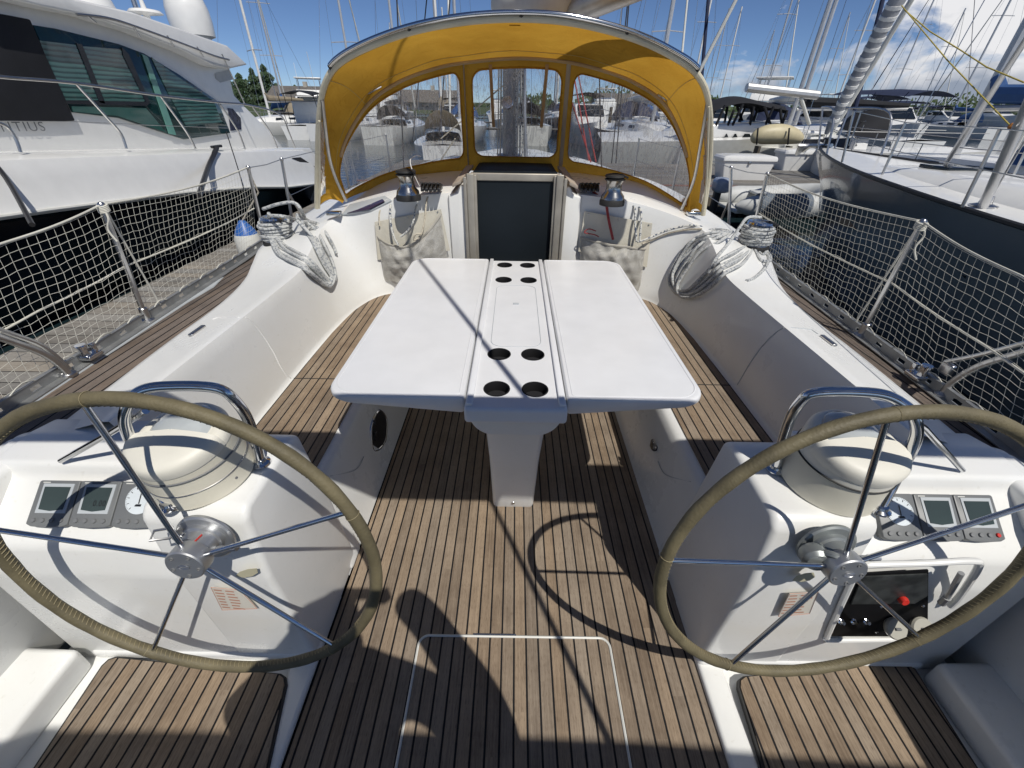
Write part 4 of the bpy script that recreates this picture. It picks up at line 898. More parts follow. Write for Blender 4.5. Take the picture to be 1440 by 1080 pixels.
tails = [dr([(1070, 306, 2.98), (1052, 306, 2.95), (1040, 320, 2.92), (1024, 343, None), (1008, 362, None), (996, 384, None)], .05), dr([(1065, 336, 2.94), (1078, 350, None), (1072, 358, None), (1064, 350, None), (1080, 360, None), (1076, 376, None), (1062, 390, None), (1050, 395, None)], .012),
         dr([(1060, 343, None), (1080, 355, None), (1083, 366, None), (1070, 366, None), (1062, 352, None)], .022)]
hank('coiled_sheet', (1.735, 3.06, .80), 1, 'grey sheet coiled on the right primary winch with its knotted tail beside it', loops, tails)

# ================================================================== SPRAYHOOD
ho = thing('sprayhood', 'yellow canvas sprayhood with three clear windows over the companionway', 'sprayhood', (0, 3.4, 1.15))
CA = [(446, 293, 3.3), (447, 235, 3.22), (450, 160, 3.1), (461, 112, 3.02), (490, 82, 2.97), (560, 52, 2.93), (640, 34, 2.9), (724, 28, 2.9), (800, 33, 2.9), (880, 52, 2.93), (940, 78, 2.97), (981, 108, 3.02), (997, 155, 3.1), (997, 235, 3.22), (988, 303, 3.28)]
FB = [((478, 283, 3.40), (482, 286, 3.41)), ((476, 250, 3.45), (486, 281, 3.43)), ((484, 203, 3.5), (506, 272, 3.56)), ((516, 148, 3.56), (545, 259, 3.75)), ((560, 115, 3.62), (585, 250, 3.87)), ((610, 96, 3.68), (625, 243, 3.98)), ((655, 87, 3.72), (662, 240, 4.08)), ((727, 81, 3.75), (724, 242, 4.15)),
      ((795, 86, 3.72), (783, 243, 4.08)), ((850, 99, 3.68), (830, 250, 3.98)), ((895, 117, 3.62), (868, 259, 3.87)), ((935, 147, 3.56), (908, 272, 3.75)), ((961, 202, 3.5), (948, 291, 3.56)), ((971, 255, 3.45), (966, 300, 3.43)), ((970, 297, 3.38), (968, 303, 3.41))]
A_ = cr([onY(*c) for c in CA], 36); F_ = cr([onY(*f[0]) for f in FB], 36); B_ = cr([onY(*f[1]) for f in FB], 36)
NV = 14; SEG = 36; rows = []
for v in range(NV + 1):
    t_ = v / NV; rows.append([a.lerp(f, t_) + Vector((0, 0, .035 * math.sin(math.pi * t_) + .006 * math.sin(i * .11) * math.sin(math.pi * t_))) for i, (a, f) in enumerate(zip(A_, F_))])
cm = MB(); side = MB(); nc = len(rows[0]); V = [p for r in rows for p in r]; Fc = []; Fs = []
for i in range(NV):
    for j in range(nc - 1):
        q_ = (i * nc + j, i * nc + j + 1, (i + 1) * nc + j + 1, (i + 1) * nc + j)
        u_ = j / 36; e = min(u_, 14 - u_); tt = (i + .5) / NV
        (Fs if (.25 < e < 1.85 and .07 < tt < (.46 - .22 * (e - .25) / 1.6)) else Fc).append(q_)
cm.add(V, Fc); side.add(V, Fs)
can = obj('canopy', cm, YEL, ho, 60); obj('side_window', side, VINYL, ho, 60)

for t_ in (.10, .88):
    i_ = int(NV * t_); obj('seam', MB().tube([p + Vector((0, -.003, -.003)) for p in rows[i_][40:-40]], .0022, 4), simple('pale thread %d' % i_, (.5, .36, .12), .9), can)
for j_ in (36 * 3, 36 * 11): obj('seam', MB().tube([r[j_] + Vector((0, -.003, -.003)) for r in rows], .0025, 4), bpy.data.materials['pale thread 1'], can)
NW = 110; rows = []
for v in range(NW + 1):
    t_ = v / NW; rows.append([f.lerp(b_, t_) for f, b_ in zip(F_, B_)])
V = [p for r in rows for p in r]; wins = [(1.15, 5.82), (6.12, 7.96), (8.24, 12.9)]
fr_ = []; wf = [[], [], []]
for i in range(NW):
    for j in range(nc - 1):
        q_ = (i * nc + j, i * nc + j + 1, (i + 1) * nc + j + 1, (i + 1) * nc + j); u_ = (j + .5) / 36; t_ = (i + .5) / NW; hit = -1
        for k, (a, b_) in enumerate(wins):
            if a < u_ < b_ and .07 < t_ < (.84 if k == 1 else .86):
                rx = .22; ry = .10; t0, t1 = .07, (.84 if k == 1 else .86)
                cxx = max(a + rx - u_, u_ - (b_ - rx), 0) / rx; cyy = max(t0 + ry - t_, t_ - (t1 - ry), 0) / ry
                if cxx * cxx + cyy * cyy < 1: hit = k
        (fr_ if hit < 0 else wf[hit]).append(q_)
obj('windscreen_border', MB().add(V, fr_), YEL, ho, 60)
def wpt(u_, t_):
    x_ = u_ * 36 ; i_ = int(x_); f_ = x_ - i_; return F_[i_].lerp(F_[i_ + 1], f_).lerp(B_[i_].lerp(B_[i_ + 1], f_), t_) + Vector((0, -.003, 0))
for k in range(3):
    wo_ = obj('window', MB().add(V, wf[k]), VINYL, ho, 60); a, b_ = wins[k]; t1 = .84 if k == 1 else .86
    L_ = []
    for (cu_, ct_, a0) in ((b_ - .22, t1 - .10, 0), (a + .22, t1 - .10, 90), (a + .22, .17, 180), (b_ - .22, .17, 270)):
        for q_ in range(7): L_.append((cu_ + .22 * math.cos(R(a0 + 15 * q_)), ct_ + .10 * math.sin(R(a0 + 15 * q_))))
    full = []
    for (u0, t0), (u1, t1_) in zip(L_, L_[1:] + L_[:1]):
        m_ = max(1, int(abs(u1 - u0) * 8)); full += [wpt(u0 + (u1 - u0) * z / m_, t0 + (t1_ - t0) * z / m_) for z in range(m_)]
    obj('window_hem', MB().tube(full, .0065, 6, closed=True, flat=.6), YEL, wo_)
for u_ in (5.97, 8.10):   # zips beside the middle window
    j = int(u_ * 36); obj('zip_cover', MB().tube([F_[j].lerp(B_[j], k / 8) + Vector((0, -.012, 0)) for k in range(9)], .016, 6, flat=.4), TAN if False else simple('grey zip tape', (.36, .32, .26), .85) if u_ < 6 else bpy.data.materials['grey zip tape'], ho)
for u_, sx in ((6.5, 1), (7.62, -1)):
    j = int(u_ * 36); obj('strap', MB().prism([F_[j].lerp(B_[j], .04) + Vector((-.012, -.02, 0)), F_[j].lerp(B_[j], .04) + Vector((.012, -.02, 0)), F_[j].lerp(B_[j], .55) + Vector((.012 + .02 * sx, -.03, 0)), F_[j].lerp(B_[j], .55) + Vector((-.012 + .02 * sx, -.03, 0))], (0, -.002, 0)), simple('tan strap', (.38, .24, .12), .85) if u_ < 7 else bpy.data.materials['tan strap'], ho)
obj('hem', MB().tube([p + Vector((0, -.008, .004)) for p in A_], .017, 10), CREAM, ho)
obj('front_bow_sleeve', MB().tube([p + Vector((0, -.012, -.004)) for p in F_[60:-60]], .013, 8), simple('bow sleeve', (.44, .33, .20), .85), ho)
gr = [p + Vector((0, -.03, .026)) for p in A_[36 * 3 + 12: -(36 * 3 + 4)]]
obj('grab_bar', MB().tube(gr, .0125, 12), CHROME, ho)
for k in (0, len(gr) // 4, len(gr) // 2, 3 * len(gr) // 4, len(gr) - 1): obj('bar_clamp', MB().tube([gr[k], gr[k] + Vector((0, .03, -.02))], .014, 8), SATBLK, ho)
for pts in ([onY(453, 140, 3.05), onY(462, 215, 3.2), onY(472, 250, 3.28), onY(487, 283, 3.33)], [onY(995, 145, 3.08), onY(985, 205, 3.2), onY(975, 255, 3.3), onY(957, 297, 3.35)]):
    obj('bow_tube', MB().tube(cr(pts, 5), .0115, 10), STEEL, ho)
for pts in ([onY(449, 170, 3.05), onY(450, 250, 3.2), onY(449, 293, 3.25)], [onY(997, 150, 3.05), onY(994, 250, 3.2), onY(990, 300, 3.22)]):
    obj('edge_piping', MB().tube(pts, .007, 8), CREAM, ho)
for (a, b_) in (((512, 134), (536, 121)), ((925, 133), (942, 143))):
    obj('bow_end', MB().tube([onY(a[0], a[1], 3.5), onY(b_[0], b_[1], 3.53)], .008, 8), CHROME, ho)
obj('centre_patch', MB().prism([A_[len(A_) // 2] + Vector((-.03, .01, -.02)), A_[len(A_) // 2] + Vector((.03, .01, -.02)), A_[len(A_) // 2] + Vector((.03, .06, -.012)), A_[len(A_) // 2] + Vector((-.03, .06, -.012))], (0, 0, -.003)), YEL, ho)
for sg, x_ in ((-1, 470), (1, 975)):
    b0 = onZ(x_, 300, 1.0); obj('deck_fitting', MB().box(b0, (.10, .05, .03), bev=.008), CHROME, ho)

# ================================================================== STANCHIONS, LIFELINES, NETTING
def stanchion(base, top, label, brace=None):
    base, top = Vector(base), Vector(top); t = thing('stanchion', label, 'stanchion', base, 'guard rail stanchions')
    obj('socket', MB().lathe([(.034, 0), (.034, .008), (.021, .016), (.019, .07), (.015, .074)], base, top - base, 20), STEEL, t)
    obj('post', MB().tube([base + Vector((0, 0, .02)), top, top + Vector((0, 0, .006))], .0125, 12), STEEL, t)
    obj('cap', MB().sphere(top, .017, 10), STEEL, t)
    if brace is not None: obj('brace', MB().tube([base.lerp(top, .55), brace], .010, 8), STEEL, t)
Ls = [(-1.955, 2.0), (-2.03, 3.42), (-2.04, 3.95), (-2.06, 5.6), (-1.95, 7.2)]
Rs = [(1.83, 1.955), (1.935, 3.47), (1.93, 3.85), (1.95, 5.6), (1.85, 7.2)]
tops = {}
for S, sd in ((Ls, 'left'), (Rs, 'right')):
    for k, (x, y) in enumerate(S):
        nm = ['%s stanchion holding the netting beside the coaming', '%s gate stanchion at the end of the netting beside the primary winch', '%s gate stanchion just ahead of the netted one', '%s forward stanchion beyond the sprayhood', 'foremost %s stanchion near the bow'][k] % sd
        if k == 0: tp = onZ(143, 289, 1.245) if sd == 'left' else onZ(1297, 313, 1.245)
        elif k == 1: tp = onZ(349, 236, 1.245) if sd == 'left' else onZ(1079, 245, 1.245)
        elif k == 2: tp = onZ(396, 224, 1.24) if sd == 'left' else onZ(1028, 236, 1.24)
        else: tp = Vector((x, y, 1.25))
        br_ = (Vector((x, y + (.26 if k == 2 else -.0), .68)) if k == 2 else None)
        stanchion((x, y, dz(y) + .01), tp, nm, br_); tops[(sd, k)] = tp
pe = {'left': Vector((-1.80, 1.05, 1.17)), 'right': Vector((1.74, 1.0, 1.17))}
for sd, sg in (('left', -1), ('right', 1)):
    if sd == 'left': P = [Vector((-1.89, 1.46, .67)), onX(113, 553, -1.88), onX(104, 538, -1.88), onX(90, 519, -1.88), onX(60, 497, -1.875), onX(0, 474, -1.86)]
    else: P = [Vector((1.79, 1.41, .67)), onX(1322, 566, 1.79), onX(1328, 550, 1.79), onX(1346, 533, 1.79), onX(1380, 514, 1.785), onX(1440, 495, 1.78)]
    P.append(P[-1] + (P[-1] - P[-2]) * 2.0)
    t = thing('pushpit_rail', 'bent steel pushpit tube rising from the %s side deck beside the wheel' % sd, 'rail', P[0], 'pushpit rails')
    obj('tube', MB().tube(cr(P, 6), .0135, 12), STEEL, t)
    if sd == 'left': P2 = [onX(97, 519, -1.90), onX(60, 487, -1.9), onX(0, 464, -1.9)]
    else: P2 = [onX(1330, 509, 1.80) , onX(1375, 500, 1.80), onX(1440, 483, 1.80)]
    P2.append(P2[-1] + (P2[-1] - P2[-2]) * 2)
    obj('upper_tube', MB().tube(cr(P2, 4), .010, 10), STEEL, t); obj('clamp', MB().box(P2[0] + Vector((0, -.02, -.02)), (.025, .05, .05), bev=.008), STEEL, t)
    obj('foot', MB().lathe([(.03, 0), (.03, .01), (.016, .02)], P[0], (0, 0, 1), 14), STEEL, t)
def netting(sd, sg, bf, label):
    endp = onZ(0, 345, 1.2) if sd == 'left' else onZ(1440, 392, 1.2)
    T = [endp + (endp - tops[(sd, 0)]) * .9, endp, tops[(sd, 0)], tops[(sd, 1)]]
    def top(y):
        for a, b_ in zip(T[:-1], T[1:]):
            if a.y <= y <= b_.y:
                t_ = (y - a.y) / (b_.y - a.y); p = a.lerp(b_, t_); p.z -= .02 * math.sin(math.pi * t_) * (b_.y - a.y); return p
        return T[0] if y < T[0].y else T[-1]
    y0, y1 = T[0].y + .02, T[-1].y; sp = .040; n = int((y1 - y0) / sp); H_ = 15; P = []
    for i in range(n + 1):
        y = y0 + (y1 - y0) * i / n; tp = top(y); b_ = Vector((bf(y) - sg * .02, y + .0, dz(y) + .055 + .012 * abs(math.sin(i * .7)))); col = []
        for j in range(H_ + 1):
            p = b_.lerp(tp, j / H_); a_ = math.sin(math.pi * j / H_)
            p += Vector((sg * .012 * a_ * math.sin(i * .21 + 1), (.004 * math.sin(i * .5 + j * .8) + random.uniform(-.003, .003)) * a_ + .06 * (j / H_ - .5), (.003 * math.sin(i * .5 + j) + random.uniform(-.003, .003)) * a_)); col.append(p)
        P.append(col)
    mb = MB(); r = .00085
    for i in range(n + 1): mb.tube(P[i], r, 4, cap=False)
    for j in range(H_ + 1): mb.tube([P[i][j] for i in range(n + 1)], r, 4, cap=False)
    t = thing('safety_net', label, 'net', ((P[0][0] + P[-1][0]) / 2), 'cream safety netting along the guard rails')
    obj('mesh', mb, NETM, t, 0)
    tl_ = [top(y0 + (y1 - y0) * k / 60) + Vector((0, 0, .004)) for k in range(61)]; obj('top_line', MB().tube(tl_, .0045, 8), NETM, t)
    ml = []; 
    for k in range(61):
        y = y0 + (y1 - y0) * k / 60; b_ = Vector((bf(y) - sg * .02, y, dz(y))); ml.append(b_.lerp(top(y), .52) + Vector((sg * .004, 0, 0)))
    obj('middle_lifeline', MB().tube(ml, .0042, 8), simple('lifeline cover', (.62, .60, .52), .5) if sd == 'left' else bpy.data.materials['lifeline cover'], t)
    lace = MB(); k = 0; y = y0 + .1; pts = []
    while y < y1:
        pts.append(Vector((bf(y) - sg * (.02 + .015 * (k % 2)), y, dz(y) + (.075 if k % 2 else .03)))); y += .085 + .04 * random.random(); k += 1
    obj('lacing', lace.tube(cr(pts, 4), .0026, 5), NETM, t)
    kn = MB(); tp = tops[(sd, 0)]
    for kk in range(5): kn.tube([tp + Vector((.02 * math.cos(j), .02 * math.sin(j), -.006 * kk + .005 * math.sin(j))) for j in [2 * math.pi * i / 12 for i in range(12)]], .004, 5, closed=True)
    kn.tube(cr([tp, tp + Vector((.02, -.02, -.05)), tp + Vector((.0, -.03, -.10)), tp + Vector((.025, -.04, -.15))], 5), .004, 5)
    obj('lashing', kn, NETM, t)
    kn = MB(); kn.tube([tp + Vector((0, .01, -.02)), Vector((bf(2.0) - sg * .02, tp.y + .12, dz(2) + .05))], .0045, 6); obj('lacing_cord', kn, NETM, t)
netting('left', -1, beamL, 'cream rope netting laced along the left guard rail above the dock')
netting('right', 1, beamR, 'cream rope netting laced along the right guard rail beside the grey hull')
for sd in ('left', 'right'):
    a, b_, c_, d_ = [tops[(sd, k)] for k in (1, 2, 3, 4)]
    for k, (p, q_) in enumerate(((a, b_), (b_, c_), (c_, d_))):
        mb = MB().tube([p, (p + q_) / 2 + Vector((0, 0, -.01)), q_], .003, 6)
        if k: mb.tube([p - Vector((0, 0, .28)), q_ - Vector((0, 0, .28))], .003, 6)
        solo('lifeline', mb, STEEL, ['wire across the %s gate between two stanchions', 'pair of lifelines on the %s side ahead of the gate', 'pair of lifelines near the bow on the %s side'][k] % sd, 'lifeline', 'lifelines', loc=p)

# fender on the left side
fc = onX(349, 338, -2.24) ; t = thing('fender', 'white fender with a blue end hanging over the left side near the winch', 'fender', fc)
obj('body', MB().lathe([(.02, -.36), (.07, -.34), (.095, -.28), (.10, -.1), (.10, .02), (.085, .055)], fc, (0, 0, 1), 28), WHT2, t)
obj('end', MB().lathe([(.087, .05), (.07, .09), (.045, .125), (.03, .15), (.02, .16)], fc, (0, 0, 1), 28), BLUEP, t)
obj('lanyard', MB().tube([fc + Vector((0, 0, .15)), Vector((-2.03, fc.y, 1.05)), Vector((-2.03, fc.y - .05, 1.24))], .006, 6), ROPEP, t)

# ================================================================== OUT OF FRAME ABOVE AND BEHIND: what shades the cockpit
bm_ = thing('bimini', 'rolled cream bimini on its steel frame above the helm, with its rear canopy open', 'bimini', (0, -.6, .7))
zr = 2.25
obj('roll', MB().tube([(-1.35, .235, zr - .02), (-.7, .235, zr + .005), (0, .235, zr + .01), (.7, .235, zr + .005), (2.3, .235, zr - .02)], .128, 18, flat=.9), CREAM, bm_)
obj('rear_canopy', MB().grid([[(x, y, zr - .06 * (x / 1.6) ** 2 + .05) for x in (-1.7, -1, -.3, .4, 1.2, 2.3)] for y in (-2.6, -1.8, -.845)]), CREAM, bm_)
for sx in (-1.66, 2.28): obj('bow', MB().tube([(sx * .95, -.7, .7), (sx, -.2, 1.6), (sx, .235, zr - .05)], .012, 8), STEEL, bm_)
# photographer
def person():
    J = {'pelvis': (-.12, -.42, .93), 'chest': (-.10, -.27, 1.28), 'neck': (-.09, -.23, 1.50), 'head0': (-.07, -.20, 1.60), 'head1': (-.07, -.19, 1.76),
         'shR': (.13, -.22, 1.44), 'elR': (.46, -.27, 1.23), 'wrR': (.20, -.05, 1.55), 'haR': (.12, -.03, 1.63),
         'shL': (-.30, -.22, 1.44), 'elL': (-.45, -.20, 1.20), 'wrL': (-.14, -.06, 1.55), 'haL': (-.08, -.025, 1.63),
         'hpR': (.0, -.42, .90), 'knR': (.04, -.36, .48), 'anR': (.05, -.42, .07), 'toR': (.06, -.26, .03),
         'hpL': (-.24, -.42, .90), 'knL': (-.27, -.36, .48), 'anL': (-.28, -.42, .07), 'toL': (-.30, -.26, .03)}
    Rr = {'pelvis': .16, 'chest': .21, 'neck': .06, 'head0': .085, 'head1': .09, 'sh': .075, 'el': .075, 'wr': .07, 'ha': .065, 'hp': .10, 'kn': .062, 'an': .045, 'to': .04}
    E_ = [('pelvis', 'chest'), ('chest', 'neck'), ('neck', 'head0'), ('head0', 'head1'), ('chest', 'shR'), ('shR', 'elR'), ('elR', 'wrR'), ('wrR', 'haR'), ('chest', 'shL'), ('shL', 'elL'), ('elL', 'wrL'), ('wrL', 'haL'), ('pelvis', 'hpR'), ('hpR', 'knR'), ('knR', 'anR'), ('anR', 'toR'), ('pelvis', 'hpL'), ('hpL', 'knL'), ('knL', 'anL'), ('anL', 'toL')]
    ks = list(J); me = bpy.data.meshes.new('person'); me.from_pydata([J[k] for k in ks], [(ks.index(a), ks.index(b_)) for a, b_ in E_], [])
    o = bpy.data.objects.new('person', me); COL.objects.link(o); md = o.modifiers.new('s', 'SKIN'); me.skin_vertices or None
    for i, k in enumerate(ks):
        r_ = Rr.get(k, Rr.get(k[:2], .05)); me.skin_vertices[0].data[i].radius = (r_, r_)
    me.skin_vertices[0].data[0].use_root = True
    o.modifiers.new('u', 'SUBSURF').levels = 2; o.modifiers['u'].render_levels = 2
    me.materials.append(CLOTH); o['label'] = 'person standing behind the wheels, both hands holding up a phone'; o['category'] = 'person'
    ABS[o.name] = Vector((0, 0, 0))
    hair = MB().sphere((-.07, -.22, 1.74), .115, 16, (1, 1, .9)); obj('hair', hair, simple('hair', (.04, .025, .015), .9), o)
    fg = MB()
    for sx, xs in ((1, .085), (-1, -.09)):
        for k in range(4): fg.tube([(xs, -.02, 1.60 + .02 * k), (xs - sx * .02, .0 - .045, 1.605 + .02 * k), (xs - sx * .045, -.045, 1.61 + .02 * k)], .008, 6)
    obj('fingers', fg, SKIN, o)
person()
solo('phone', MB().box((0, -.035, 1.645), (.16, .009, .078), bev=.006), BLACK, 'black phone held up in both hands behind the wheels', 'phone')
# ================================================================== DOCKS
dk = thing('finger_dock', 'weathered grey plank finger dock along the left side between the two boats', 'dock', (-3.1, 2, -.5))
obj('decking', MB().prism([(-3.93, -9, -.04), (-2.42, -9, -.04), (-2.42, 10.2, -.04), (-3.93, 10.2, -.04)], (0, 0, .045)), DOCKM, dk, 0)
eb = obj('edge_beam', MB().box((-3.945, .6, -.10), (.06, 19.2, .18)), simple('dark dock timber', (.10, .085, .065), .9, var=.3), dk, 0)
obj('edge_beam', MB().box((-2.405, .6, -.10), (.06, 19.2, .18)), bpy.data.materials['dark dock timber'], dk, 0)
for y in (-2, 1.2, 4.4, 7.6): obj('float', MB().box((-3.18, y, -.36), (1.3, 1.6, .36), bev=.05), BLACK, dk)
hs_ = MB().tube(cr([(-3.0 + .25 * math.sin(i * .9), -.5 + i * .45, .022 + .01 * (i % 2)) for i in range(14)], 5), .010, 6)
md = thing('main_dock', 'wide weathered plank dock ahead of the boats, with white dock boxes on it', 'dock', (12, 13, -.5))
obj('decking', MB().prism([(-3.9, 10.25, -.05), (30, 10.25, -.05), (30, 16.4, -.05), (-3.9, 16.4, -.05)], (0, 0, .05)), DOCKX, md, 0)
obj('edge_beam', MB().box((13, 10.22, -.12), (34, .08, .2)), bpy.data.materials['dark dock timber'], md, 0)
obj('reddish_strip', MB().box((13, 11.5, .012), (34, .09, .02)), simple('faded red plank', (.22, .11, .09), .8), md, 0)
for k in range(7): obj('float', MB().box((-1 + 5 * k, 13.3, -.33), (3, 5, .4), bev=.05), BLACK, md)
def dockbox(c, w, lab):
    c = Vector(c); t = thing('dock_box', lab, 'storage box', c, 'white dock boxes')
    P = lambda x, y, z: c + Vector((x, y, z))
    rows = [[P(p.x, p.y, z) for p in rrect(-w / 2 * s_, w / 2 * s_, -.33 * s_, .33 * s_, 0, .05, 3)] for z, s_ in ((0, .84), (.46, .98), (.48, .98))]
    m_ = MB().grid(rows, cu=True); n_ = len(rows[0]); m_.f.append(tuple(range(n_))); obj('body', m_, WHT, t)
    rows = [[P(p.x, p.y, z) for p in rrect(-w / 2 * s_, w / 2 * s_, -.35 * s_, .35 * s_, 0, .05, 3)] for z, s_ in ((.47, 1.02), (.53, 1.02), (.58, .97), (.61, .7), (.615, .2))]
    m_ = MB().grid(rows, cu=True); m_.f.append(tuple(range(4 * n_, 5 * n_))); obj('lid', m_, WHT, t)
    obj('latch', MB().box(P(0, -.345, .43), (.06, .02, .08), bev=.005), STEEL, t)
dockbox((6.35, 13.0, 0), 1.45, 'white dock box nearest the sprayhood on the plank dock')
dockbox((9.25, 15.3, 0), 1.45, 'white dock box behind the grey bow, under the cream kayak')

# ================================================================== MOTOR YACHT
my = thing('motor_yacht', 'big white motor yacht with green side windows moored left of the dock', 'motor yacht', (-7, 4, -.5))
rows = []
for y, bx_, sz, kz in [(-7, 2.4, 1.75, 1.3), (-3, .9, 1.55, 1.1), (0, .3, 1.40, .93), (3, .04, 1.24, .76), (4.5, 0, 1.17, .66), (6.5, 0, 1.04, .50), (8.3, 0, .92, .30), (9.5, 0, .84, .12), (11.0, .02, .72, -.03), (11.7, .06, .55, -.12)]:
    rows.append([(-5.2 - bx_, y, sz + .02), (-5.0 - bx_, y, sz), (-4.93 - bx_, y, sz - .03), (-4.86 - bx_, y, (sz + kz) / 2 + .06), (-4.82 - bx_, y, kz + .03), (-4.80 - bx_, y, kz)])
obj('hull', MB().grid(rows), WHT, my, 40)
obj('rubbing_strake', MB().tube([(r[5][0] + .012, r[5][1], r[5][2] + .03) for r in rows], .022, 8), WHT2, my)
r2 = [[(r[5][0] - .0, r[5][1], r[5][2]), (r[5][0] - .16, r[5][1], r[5][2] - .05), (r[5][0] - .35, r[5][1], -.2), (r[5][0] - .6, r[5][1], -.6)] for r in rows]
obj('bottom', MB().grid(r2), BLKH, my, 40)
obj('deck', MB().grid([[(r[0][0] + .02, r[0][1], r[0][2] - .005), (-9.2 + (r[0][0] + 5.2) * -.8, r[0][1], r[0][2] + .05)] for r in rows]), WHT, my, 40)
obj('transom', MB().prism([(-9.2, 11.68, -.6), (-5.1, 11.68, -.6), (-5.0, 11.68, .5), (-9.2, 11.68, .5)], (0, .05, 0)), WHT, my)
XS = -5.75
def yp(pts, x=XS): return [onX(px, py, x) for px, py in pts]
sup = [(-260, -250), (-60, -60), (40, -10), (77, 2), (187, 22), (253, 45), (318, 72), (326, 97), (322, 100), (330, 133), (343, 147), (383, 187), (402, 212), (330, 222), (180, 226), (0, 232), (-260, 250)]
obj('superstructure', MB().bprism(yp(sup), (-2.9, 0, 0), .05, 3), WHT, my)
roof = [(-60, -90), (60, -22), (105, -2), (187, 17), (253, 40), (320, 64), (349, 91), (322, 97), (300, 92), (260, 72), (190, 44), (120, 22), (60, 10), (-60, -20)]
obj('roof', MB().bprism(yp(roof, -5.52), (-3.4, 0, 0), .03, 3), WHT, my)
obj('roof_rail', MB().tube(cr(yp([(108, 20), (150, 25), (187, 36), (253, 60), (300, 78), (322, 84)], -5.47), 5), .016, 8), STEEL, my)
for a, b_ in (((120, 20), (135, 32)), ((187, 36), (197, 52)), ((235, 50), (245, 66)), ((277, 66), (286, 80)), ((312, 76), (345, 148))): obj('rail_post', MB().tube(yp([a, b_], -5.47), .012, 8), STEEL, my)
obj('side_vent', MB().prism(yp([(302, 103), (322, 98), (327, 112), (310, 116), (303, 110)], XS + .004), (.004, 0, 0)), LGREY, my, 0)
win = [(43, 35), (75, 40), (165, 62), (200, 75), (250, 105), (305, 143), (322, 187), (257, 196), (238, 190), (165, 166), (100, 158)]
wfr = obj('side_window', MB().bprism(yp(win, XS + .005), (.03, 0, 0), .006, 2), GREENG, my)
for P in ([(55, 57), (106, 63), (138, 141), (88, 141)], [(116, 65), (168, 69), (178, 80), (206, 140), (200, 144), (147, 143)], [(212, 80), (250, 108), (300, 142), (312, 172), (262, 178), (236, 130)]):
    obj('pane', MB().prism(yp(P, XS + .037), (.006, 0, 0)), BLIND, wfr, 0)
for P in ([(106, 61), (114, 62), (147, 146), (139, 144)], [(170, 66), (180, 76), (210, 144), (206, 149), (88, 146), (86, 141), (204, 143), (172, 78)], [(199, 76), (207, 80), (247, 190), (237, 188)]):
    obj('window_bar', MB().prism(yp(P, XS + .040), (.012, 0, 0)), BLKH if P[0][0] != 199 else simple('pale green post', (.12, .28, .24), .2), wfr, 0)
obj('lower_glass', MB().prism(yp([(100, 149), (205, 152), (233, 186), (165, 163), (103, 157)], XS + .037), (.006, 0, 0)), simple('pale teal glass', (.03, .09, .08), .05), wfr, 0)
obj('stern_window', MB().prism(yp([(320, 152), (327, 153), (338, 166), (339, 182), (324, 184)], XS + .004), (.008, 0, 0)), simple('mirrored dark glass', (.03, .035, .06), .1, var=.6, scale=14), my, 0)
obj('windscreen_cover', MB().bprism(yp([(-80, 8), (0, 20), (37, 27), (60, 80), (101, 170), (60, 171), (0, 170), (-80, 172)], XS + .01), (.05, 0, 0), .015, 2), DARKC, my)
V, F = text('NTIUS', 1.0, 0.0); L = max(v.x for v in V); o0 = onX(3, 185, XS + .03); e1 = onX(65, 184, XS + .03) - o0; e1.x = 0; ez = onX(6, 174.5, XS + .03) - o0; ez.x = 0; hgt = ez.length / .70
up = Vector((0, .10, 1)).normalized()
obj('name_lettering', MB().add([o0 + e1 * (v.x / L) + up * hgt * v.y for v in V], F), DGREY, my, 0)
rl = MB()
obj('side_rail', MB().tube(cr(yp([(-60, 98), (0, 108), (107, 117), (230, 135), (310, 144), (345, 147), (383, 156), (398, 166), (406, 185), (415, 208)], -5.08), 4), .016, 8), STEEL, my)
for pts in ([(107, 118), (150, 165), (170, 188), (178, 209)], [(225, 134), (255, 175), (268, 195), (275, 209)], [(310, 147), (335, 185), (345, 211)], [(355, 150), (380, 185), (390, 208)], [(-20, 168), (8, 177), (22, 195), (29, 214)]): obj('rail_post', MB().tube(cr(yp(pts, -5.08), 4), .015, 8), STEEL, my)
obj('guard_wire', MB().tube(yp([(-40, 170), (100, 171), (210, 176), (320, 180)], -5.1), .004, 6), STEEL, my)
obj('swim_platform', MB().bprism(yp([(324, 213), (436, 208), (462, 238), (420, 222), (340, 221)], -4.98), (-3.6, 0, 0), .02, 2), WHT, my)
obj('platform_recess', MB().prism(yp([(410, 222), (422, 221), (445, 236), (436, 236)], -4.9), (.01, 0, 0)), BLKH, my, 0)
q = onX(276, 55, -7.2); rd = MB().lathe([(.30, 0), (.30, .06), (.40, .10), (.42, .35), (.41, .55), (.36, .74), (.24, .88), (.10, .94), (.01, .95)], q - Vector((0, 0, .05)), (0, 0, 1), 32); obj('satellite_dome', rd, WHT, my)
q = onX(125, 14, -6.8); obj('radar', MB().lathe([(.32, 0), (.36, .06), (.34, .16), (.1, .22)], q + Vector((0, 0, -.02)), (0, 0, 1), 28), WHT, my)
q = onX(206, 22, -6.4); obj('antenna_dish', MB().lathe([(.05, -.15), (.05, .0), (.26, .03), (.22, .07), (.04, .10), (.03, .2)], q, (0, 0, 1), 24), WHT, my)
q = onX(192, 15, -6.6); obj('mast_horn', MB().tube([q + Vector((0, 0, -.2)), q + Vector((0, .05, .6))], .04, 8), STEEL, my)
obj('cleat', MB().box(onX(305, 208, -4.98) + Vector((0, 0, .02)), (.05, .26, .04), bev=.01), BLACK, my)
